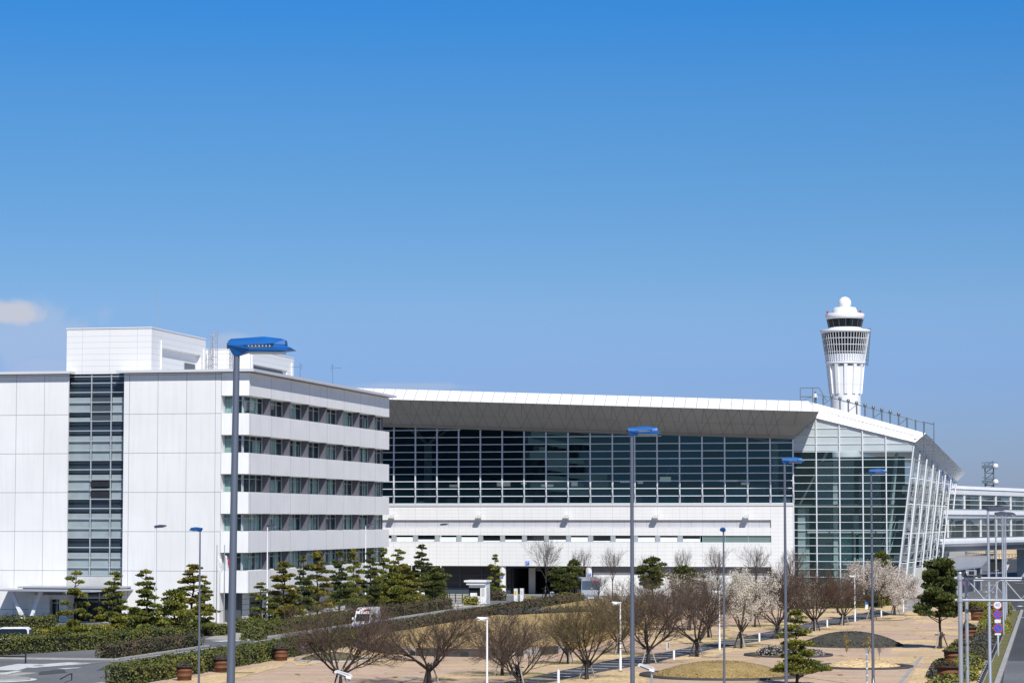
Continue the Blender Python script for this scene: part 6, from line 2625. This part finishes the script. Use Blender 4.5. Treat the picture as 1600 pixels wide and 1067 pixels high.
def pine(seed, H=6.0, W=3.4, pads=22, kind='needle', shape='cone', lo=.22, n_=150):
    """cloud pruned pine: flat pads of needle tufts on side limbs"""
    rr = random.Random(seed)
    a, b2 = MB(), MB()
    pts = [Vector((0, 0, 0))]
    for k in range(1, 7):
        pts.append(Vector((rr.uniform(-.10, .10), rr.uniform(-.10, .10), H * .95 * k / 6)))
    a.tube(pts, [.13, .11, .095, .08, .065, .05, .025], 8)

    def trunk(z):
        f = z / (H * .95) * 6
        i = min(int(f), 5)
        return pts[i].lerp(pts[i + 1], f - i)
    ang = rr.uniform(0, 6.28)
    for k in range(pads):
        f = k / (pads - 1)
        if shape == 'cone':
            f = f ** 1.35
        z = H * (lo + (1 - lo - .02) * f) + (rr.uniform(-.22, .22) if 0 < k < pads - 2 else 0)
        if shape == 'big':
            reach = W / 2 * (1.0 - .62 * f) * rr.uniform(.3, 1.25)
            pr = W * (.20 - .06 * f) * rr.uniform(.8, 1.3)
        elif shape == 'cone':
            reach = W / 2 * (1.0 - .72 * f) * rr.uniform(.35, 1.2)
            pr = W * (.23 - .12 * f) * rr.uniform(.75, 1.3)
        else:
            e = sin(pi * min(1, .12 + f * .86)) ** .6
            reach = W / 2 * e * rr.uniform(.25, .95)
            pr = W * .20 * rr.uniform(.8, 1.3) * (.6 + .4 * e)
        ang += 2.4 + rr.uniform(-.5, .5)
        c = trunk(min(z, H * .93)) + Vector((cos(ang) * reach, sin(ang) * reach, 0))
        if k == pads - 1:
            c = trunk(H * .94) + Vector((0, 0, H * .02))
        c.z = z
        st_ = trunk(max(0, z - reach * .35 - .12))
        mid = st_.lerp(c, .6) + Vector((0, 0, -.03))
        a.tube([st_, mid, c], [.045, .032, .015], 5, False)
        rzp = pr * (.46 if shape == 'cone' else .6)
        nn_ = int(n_ * (pr / (W * .18)) ** 2) + 30
        for _ in range(nn_):
            q = sqrt(rr.random())
            t_ = rr.uniform(0, 2 * pi)
            p = c + Vector((q * pr * cos(t_), q * pr * sin(t_), rzp * (sqrt(max(0, 1 - q * q)) * rr.uniform(-.35, 1.0))))
            d = Vector((cos(t_) * q + rr.gauss(0, .5), sin(t_) * q + rr.gauss(0, .5), .8 + rr.gauss(0, .4))).normalized()
            s_ = rr.uniform(.13, .24)
            sd = d.cross(Vector((rr.gauss(0, 1), rr.gauss(0, 1), rr.gauss(0, 1)))).normalized() * s_ * .34
            b2.face([p - sd, p + sd, p + d * s_ + sd * .6, p + d * s_ - sd * .6])
    zmax = max(p[2] for p in b2.v)
    wid = sorted(abs(p[0]) for p in b2.v)[int(len(b2.v) * .97)] * 2
    return dict(trunk=a.mesh('trunk', 'bark_pine'), crown=b2.mesh('crown', kind), h=zmax, w=wid)


TREES['pine_a'] = pine(1, 5.6, 3.0, 16, 'needle', lo=.12, n_=190)
TREES['pine_b'] = pine(5, 6.2, 3.0, 24, 'needle', lo=.18, n_=190)
TREES['pine_c'] = pine(9, 6.6, 3.2, 28, 'needle_warm', lo=.18, n_=190)
TREES['pine_d'] = pine(12, 6.8, 3.0, 30, 'needle_dark', lo=.18, n_=190)
TREES['pine_e'] = pine(17, 7.0, 3.4, 27, 'needle', lo=.18, n_=190)
TREES['pine_round'] = pine(23, 5.5, 3.6, 30, 'needle_dark', 'round', .30, 170)
TREES['pine_big'] = pine(29, 7.0, 3.3, 46, 'needle_dark', 'big', .38, 260)
TREES['pine_bush'] = pine(31, 4.4, 3.6, 20, 'needle', 'round', .22, 170)

for k, (kind, u, v, vtop, wpx, st_, lab) in enumerate((
        ('pine_a', 118, 999, 891, 50, 0, 'cloud pruned pine with sparse round pads before the office entrance'),
        ('pine_b', 177, 991, 892, 52, 1, 'cloud pruned pine before the right edge of the glazed stair bay'),
        ('pine_b', 229, 1004, 889, 62, 1, 'broad cloud pruned pine crossing the leftmost white driveway lamp'),
        ('pine_bush', 274, 1000, 919, 58, 1, 'low wide cloud pruned pine left of the thin blue headed lamp'),
        ('pine_c', 301, 977, 881, 58, 0, 'tall pointed pine just left of the thin blue headed lamp'),
        ('pine_e', 319, 993, 905, 38, 1, 'narrow pine right behind the thin blue headed lamp pole'),
        ('pine_a', 408, 980, 909, 46, 1, 'small young pine right of the big lamp pole, before the office louvers'),
        ('pine_c', 443, 978, 877, 52, 1, 'yellowish pine at the left end of the pine row'),
        ('pine_d', 474, 971, 868, 44, 0, 'second pine of the row, left of its pointed neighbour'),
        ('pine_c', 496, 969, 861, 44, 0, 'third pine of the row, with a pointed round topped crown'),
        ('pine_d', 530, 964, 861, 48, 0, 'fourth pine of the row, tiered and dark, left of the driveway lamp'),
        ('pine_e', 552, 961, 856, 38, 0, 'fifth pine of the row, slender with small round top pads'),
        ('pine_d', 578, 960, 857, 42, 0, 'pine of the row directly right of the driveway lamp above the ambulance'),
        ('pine_b', 599, 956, 855, 40, 0, 'slender tiered pine before the far corner of the office block'),
        ('pine_bush', 614, 958, 893, 52, 0, 'low bushy pine behind the ambulance'),
        ('pine_e', 622, 950, 857, 44, 0, 'tiered pine before the left end of the tiled wall'),
        ('pine_c', 634, 951, 884, 46, 1, 'yellow green bushy pine before the white column'),
        ('pine_d', 659, 937, 850, 44, 0, 'tallest tiered pine standing alone before the terminal undercroft'),
        ('pine_round', 681, 944, 884, 40, 1, 'round dark pine at the right end of the pine row'),
        ('pine_a', 774, 930, 865, 26, 0, 'small umbrella topped pine rising behind the traffic mirror'),
        ('pine_round', 874, 936, 884, 36, 1, 'dark spreading evergreen in the shade of the garage opening'),
        ('pine_round', 896, 935, 872, 30, 0, 'dark evergreen behind the no entry sign, left of the grey bus'),
        ('pine_round', 1020, 938, 868, 40, 0, 'round dark evergreen right of the second big lamp pole'),
        ('pine_round', 1070, 944, 882, 54, 0, 'lower wide evergreen right of the round dark one'),
        ('pine_round', 1378, 950, 858, 34, 0, 'dark evergreen top showing above the pale pink blossoms'),
        ('pine_big', 1470, 1013, 870, 64, 1, 'big single stem pine on the dry lawn left of the gantry post'),
        ('pine_e', 1245, 1070, 951, 74, 0, 'near tiered pine at the bottom edge right of the third blue lamp pole'))):
    base = G(u, v)
    mp_ = pxm(base)
    put_tree('pine_tree', lab, kind, base, (v - vtop) * mp_, wpx * mp_, k * 1.9, bool(st_), 'cloud pruned pines')

# ------------------------------------------------------------------ vehicles


def wheel_meshes(r, w_):
    m_ = MB()
    m_.lathe([(r * .62, -w_ / 2), (r * .95, -w_ / 2), (r, -w_ * .3), (r, w_ * .3), (r * .95, w_ / 2), (r * .62, w_ / 2)], (0, 0, 0), 20)
    m_.v = [(z, x, y) for (x, y, z) in m_.v]
    ty = m_.mesh('tyre', 'tyre')
    m_ = MB()
    m_.lathe([(r * .1, -w_ * .52), (r * .6, -w_ * .5), (r * .6, w_ * .5), (r * .1, w_ * .52)], (0, 0, 0), 16)
    m_.v = [(z, x, y) for (x, y, z) in m_.v]
    return ty, m_.mesh('rim', 'rim')


def section_body(m_, prof, hw_, tuck=.10, belt=.9):
    """car body: side profile [(y, z)] closed, full width below the belt and tucked in above it; y points to the rear"""
    n = len(prof)

    def wd_(z):
        return hw_ - max(0, z - belt) * tuck * 2.2 - (.05 if z < .3 else 0)
    v = [(-wd_(z), y, z) for (y, z) in prof] + [(wd_(z), y, z) for (y, z) in prof]
    m_.idx(v, [tuple(range(n)), tuple(range(2 * n - 1, n - 1, -1))] + [((i + 1) % n, i, n + i, n + (i + 1) % n) for i in range(n)])


def make_car(label, loc, rz, paint, kind='hatch', cat='car', group=None):
    t_ = thing({'van': 'parked_van'}.get(kind, 'parked_car'), label, cat, tuple(loc), group, rz)
    L_, hw_, H_ = {'hatch': (3.9, .82, 1.48), 'van': (3.6, .76, 1.80)}[kind]
    if kind == 'hatch':
        prof = [(-1.95, .30), (-1.92, .62), (-1.75, .78), (-.95, .93), (-.35, 1.38), (.1, 1.48), (1.1, 1.44), (1.75, 1.05), (1.93, .92), (1.95, .35), (1.8, .22), (-1.8, .2)]
        gls = [(-.88, .95), (-.36, 1.34), (.1, 1.42), (1.05, 1.38), (1.6, 1.04), (1.5, .97)]
    else:
        prof = [(-1.75, .30), (-1.74, .72), (-1.6, .92), (-1.15, 1.02), (-.72, 1.68), (-.5, 1.78), (1.5, 1.80), (1.7, 1.62), (1.76, .9), (1.76, .32), (1.6, .22), (-1.6, .2)]
        gls = [(-1.08, 1.04), (-.70, 1.62), (-.5, 1.68), (1.45, 1.68), (1.6, 1.55), (1.64, 1.05)]
    m_ = MB()
    section_body(m_, prof, hw_)
    link('body', m_.mesh('body', paint), t_)
    m_ = MB()
    n = len(gls)
    for s in (-1, 1):
        q = [((hw_ - max(0, z - .9) * .22 + .012) * s, y, z) for (y, z) in gls]
        m_.face(q)
    wn = link('side_window', m_.mesh('side_window', 'car_glass'), t_)
    m_ = MB()
    (ya, za), (yb, zb) = gls[0], gls[1]
    wi = lambda z: hw_ - max(0, z - .9) * .22 - .08
    d = Vector((0, zb - za, -(yb - ya))).normalized() * -.02
    off = Vector((0, -.035, .035))
    m_.face([Vector((-wi(za), ya, za)) + off, Vector((wi(za), ya, za)) + off, Vector((wi(zb), yb, zb)) + off, Vector((-wi(zb), yb, zb)) + off])
    link('windscreen', m_.mesh('windscreen', 'car_glass'), t_)
    m_ = MB()
    (ya, za), (yb, zb) = gls[-2], gls[-1]
    if kind == 'van':
        m_.face([(-wi(1.05), 1.775, 1.05), (wi(1.05), 1.775, 1.05), (wi(1.6), 1.735, 1.6), (-wi(1.6), 1.735, 1.6)])
    else:
        m_.face([(-.62, 1.70, 1.12), (.62, 1.70, 1.12), (.55, 1.2, 1.42), (-.55, 1.2, 1.42)])
    link('rear_window', m_.mesh('rear_window', 'car_glass'), t_)
    if kind == 'van':
        m_ = MB()
        for s in (-1, 1):
            x = s * (hw_ + .012 - .08)
            for y in (-.35, .55):
                m_.box(min(x, x + s * .012) + s * .01, max(x, x + s * .012) + s * .01, y - .04, y + .04, 1.02, 1.7)
        link('window_pillar', m_.mesh('window_pillar', 'car_dark'), wn)
    for s in (-1, 1):
        m_ = MB()
        m_.box(s * (hw_ - .13) - .09, s * (hw_ - .13) + .09, L_ / 2 - .05 - (0 if kind == 'hatch' else .01), L_ / 2 + .01, .74, 1.0)
        link('tail_light', m_.mesh('tail_light', 'tail_red'), t_)
        m_ = MB()
        m_.box(s * (hw_ - .18) - .14, s * (hw_ - .18) + .14, -L_ / 2 - .01, -L_ / 2 + .08, .58, .74)
        link('headlight', m_.mesh('headlight', 'lens'), t_)
        m_ = MB()
        m_.box(s * (hw_ + .11) - .09, s * (hw_ + .11) + .09, -.9, -.8, 1.0, 1.15)
        link('wing_mirror', m_.mesh('wing_mirror', paint), t_)
    ty, rim = wheel_meshes(.30, .2)
    for s in (-1, 1):
        for y in (-L_ * .31, L_ * .31):
            w_ = link('wheel', ty, t_)
            w_.location = (s * (hw_ - .10), y, .30)
            link('rim', rim, w_)
    return t_


GCAR = 'cars parked before the office'
make_car('white boxy van parked behind the tall hedge at the left edge', at(18, 206) + Vector((0, 0, .014)), -pi / 2 + YAW, 'car_white', 'van', 'van')
make_car('dark parked car behind the broad pine before the office front wall', G(212, 981) + Vector((0, 0, .014)), radians(-20), 'car_dark', 'hatch', 'car', GCAR)
make_car('white parked car with red tail lamps seen from behind between the pines', G(246, 979) + Vector((0, 0, .014)), radians(188), 'car_white', 'hatch', 'car', GCAR)
make_car('white parked car behind the tall pointed pine, left of the flagpoles', G(288, 979) + Vector((0, 0, .014)), radians(190), 'car_white', 'hatch', 'car', GCAR)

# ambulance coming down the driveway
c_ = G(573, 985)
am = thing('ambulance', 'white ambulance with a blue stripe and red light bar coming down the driveway', 'ambulance', (c_.x, c_.y, .02), None, .0)
am.scale = (.86, .86, .86)
prof = [(-2.6, .35), (-2.62, .75), (-2.45, .95), (-1.95, 1.08), (-1.45, 1.85), (-1.30, 2.18), (-.9, 2.42), (-.2, 2.52), (2.5, 2.50), (2.7, 2.3), (2.72, .4), (2.5, .25), (-2.4, .25)]
m_ = MB()
section_body(m_, prof, .93, .03)
link('body', m_.mesh('body', 'car_white'), am)
m_ = MB()
m_.face([(-.78, -1.99, 1.14), (.78, -1.99, 1.14), (.72, -1.50, 1.86), (-.72, -1.50, 1.86)])
link('windscreen', m_.mesh('windscreen', 'car_glass'), am)
m_ = MB()
for s in (-1, 1):
    for (y0, y1, yt) in ((-1.62, -.75, -1.25), (-.6, .3, -.6)):
        m_.face([(s * .945, y0, 1.15), (s * .945, y1, 1.15), (s * .915, y1, 1.82), (s * .915, yt, 1.82)])
link('side_window', m_.mesh('side_window', 'car_glass'), am)
m_ = MB()
for s in (-1, 1):
    x = s * .94
    m_.box(min(x, x + s * .012), max(x, x + s * .012), -2.3, 2.7, .78, .95)
m_.box(-.85, .85, -2.645, -2.60, .70, .78)
link('side_stripe', m_.mesh('side_stripe', 'blue_sign'), am)
m_ = MB()
m_.box(.1, .75, -1.36, -1.12, 2.20, 2.36)
m_.box(-.75, -.5, -1.36, -1.12, 2.20, 2.36)
link('light_bar', m_.mesh('light_bar', 'tail_red'), am)
m_ = MB()
m_.box(-.3, .3, -1.34, -1.30, 1.98, 2.14)
link('front_mark', m_.mesh('front_mark', 'red'), am)
for s in (-1, 1):
    m_ = MB()
    m_.box(s * .68 - .16, s * .68 + .16, -2.64, -2.5, .78, .95)
    link('headlight', m_.mesh('headlight', 'lens'), am)
    m_ = MB()
    m_.box(s * 1.08 - .1, s * 1.08 + .1, -1.75, -1.66, 1.2, 1.5)
    link('wing_mirror', m_.mesh('wing_mirror', 'car_white'), am)
m_ = MB()
m_.box(-.6, .6, -2.65, -2.61, .42, .64)
link('grille', m_.mesh('grille', 'black'), am)
ty, rim = wheel_meshes(.36, .22)
for s in (-1, 1):
    for y in (-1.75, 1.6):
        w_ = link('wheel', ty, am)
        w_.location = (s * .83, y, .36)
        link('rim', rim, w_)

# grey coach
c_ = G(919.5, 939)
bs = thing('coach', 'grey coach with a dark windscreen and small red marks, parked before the terminal', 'coach', tuple(c_), None, YAW + .03)
prof = [(-5, .35), (-5.05, 1.0), (-4.95, 1.6), (-4.75, 2.75), (-4.5, 2.98), (4.8, 3.0), (5, 2.8), (5, .35)]
m_ = MB()
section_body(m_, prof, 1.22, .02)
link('body', m_.mesh('body', 'bus_grey'), bs)
m_ = MB()
m_.face([(-1.1, -5.0, 1.62), (1.1, -5.0, 1.62), (1.08, -4.80, 2.72), (-1.08, -4.80, 2.72)])
link('windscreen', m_.mesh('windscreen', 'spandrel_dark'), bs)
m_ = MB()
for s in (-1, 1):
    m_.face([(s * 1.225, -4.6, 1.6), (s * 1.225, 4.6, 1.6), (s * 1.2, 4.6, 2.6), (s * 1.2, -4.5, 2.6)])
link('side_window', m_.mesh('side_window', 'car_glass'), bs)
m_ = MB()
for k in range(5):
    m_.box(.18 + k * .16, .29 + k * .16, -4.86, -4.79, 2.55 - .012 * (k % 2), 2.78)
link('red_mark', m_.mesh('red_mark', 'red'), bs)
m_ = MB()
m_.box(.02, .22, -5.01, -4.9, 1.7, 1.82)
link('number_light', m_.mesh('number_light', 'yellow'), bs)
m_ = MB()
m_.box(-.35, .35, -5.09, -5.03, .5, .68)
link('number_plate', m_.mesh('number_plate', 'white'), bs)
for s in (-1, 1):
    m_ = MB()
    m_.box(s * .9 - .18, s * .9 + .18, -5.09, -5.0, .7, .9)
    link('headlight', m_.mesh('headlight', 'lens'), bs)
ty, rim = wheel_meshes(.48, .28)
for s in (-1, 1):
    for y in (-3.2, 2.8):
        w_ = link('wheel', ty, bs)
        w_.location = (s * 1.07, y, .48)
        link('rim', rim, w_)

# ------------------------------------------------------------------ people


def make_person(label, loc, rz, top, trousers, hair='black', seed=0):
    """standing figure grown from a jointed skeleton: one continuous body, clothes and hair as children"""
    rr = random.Random(seed)
    J = dict(pel=(0, 0, .92), wst=(0, .0, 1.08), ch=(0, .0, 1.30), nk=(0, .0, 1.47), hd=(0, -.015, 1.58), tp=(0, -.01, 1.68))
    P = [J['pel'], J['wst'], J['ch'], J['nk'], J['hd'], J['tp']]
    R = [(.15, .10), (.125, .09), (.16, .10), (.05, .05), (.078, .092), (.05, .06)]
    E_ = [(0, 1), (1, 2), (2, 3), (3, 4), (4, 5)]
    for s in (-1, 1):
        i = len(P)
        P += [(s * .17, 0, 1.41), (s * .23, .01, 1.15), (s * .24, -.05, .91), (s * .24, -.06, .82)]
        R += [(.055, .055), (.042, .042), (.034, .034), (.035, .022)]
        E_ += [(2, i), (i, i + 1), (i + 1, i + 2), (i + 2, i + 3)]
        h_ = i + 3
        for q, (dx, l_) in enumerate(((-.026, .06), (-.009, .075), (.009, .07), (.026, .055))):
            j = len(P)
            P += [(s * .24, -.06 + dx, .77), (s * .235, -.055 + dx, .77 - l_)]
            R += [(.009, .009), (.007, .007)]
            E_ += [(h_, j), (j, j + 1)]
        j = len(P)
        P += [(s * .235, -.105, .79)]
        R += [(.009, .009)]
        E_ += [(h_, j)]
        i = len(P)
        P += [(s * .095, 0, .86), (s * .10, -.01, .48), (s * .105, .02, .09), (s * .115, -.13, .04)]
        R += [(.088, .09), (.06, .06), (.042, .045), (.042, .03)]
        E_ += [(0, i), (i, i + 1), (i + 1, i + 2), (i + 2, i + 3)]
    me_ = bpy.data.meshes.new('person')
    me_.from_pydata(P, E_, [])
    o = bpy.data.objects.new('person', me_)
    COL.objects.link(o)
    sk = o.modifiers.new('skin', 'SKIN')
    for k, v in enumerate(me_.skin_vertices[0].data):
        v.radius = R[k]
        v.use_root = k == 0
    sb = o.modifiers.new('sub', 'SUBSURF')
    sb.levels = sb.render_levels = 1
    bpy.context.view_layer.update()
    fin = bpy.data.meshes.new_from_object(o.evaluated_get(bpy.context.evaluated_depsgraph_get()))
    bpy.data.objects.remove(o)
    fin.materials.clear()
    for mm in ('skin', top, trousers):
        fin.materials.append(MATS[mm])
    for p in fin.polygons:
        c = p.center
        p.material_index = 0
        if c.z < .95 and abs(c.x) < .19:
            p.material_index = 2
        elif c.z < 1.47 and not (abs(c.x) > .2 and c.z < .92):
            p.material_index = 1
    o = link('person', fin)
    m_ = MB()
    m_.lathe([(.03, .13), (.07, .11), (.088, .05), (.09, -.02), (.075, -.06)][::-1], (0, .012, 1.60), 14)
    link('hair', m_.mesh('hair', hair), o)
    m_ = MB()
    for s in (-1, 1):
        m_.lathe([(.004, -.006), (.011, 0), (.004, .006)], (s * .03, -.105, 1.585), 8)
    m_.tube([(0, -.10, 1.585), (0, -.122, 1.555), (0, -.10, 1.55)], [.006, .012, .005], 5)
    m_.box(-.024, .024, -.108, -.098, 1.522, 1.530)
    link('face', m_.mesh('face', 'stake_dark'), o)
    o.location = loc
    o.rotation_euler = (0, 0, rz)
    return tag(o, label, 'person')


a_ = PY(1067, 786, 352.2)
make_person('standing person in pale clothes just inside the terminal glass front', (a_.x, 352.2, 12.5), .3, 'cloth_pale', 'cloth_pale')
a_ = PY(1088, 786, 353.0)
make_person('standing person in dark trousers inside the glass front, right of the pale one', (a_.x, 353.0, 12.5), -.4, 'cloth_pale', 'cloth_dark', seed=3)
a_ = PY(1276, 626, TY + .2)
make_person('worker in a white top standing at the upper end of the terminal roof railing', (a_.x, TY - 1.6, roz(-31.86) - .25 + .0), .5, 'white', 'cloth_dark', seed=5)
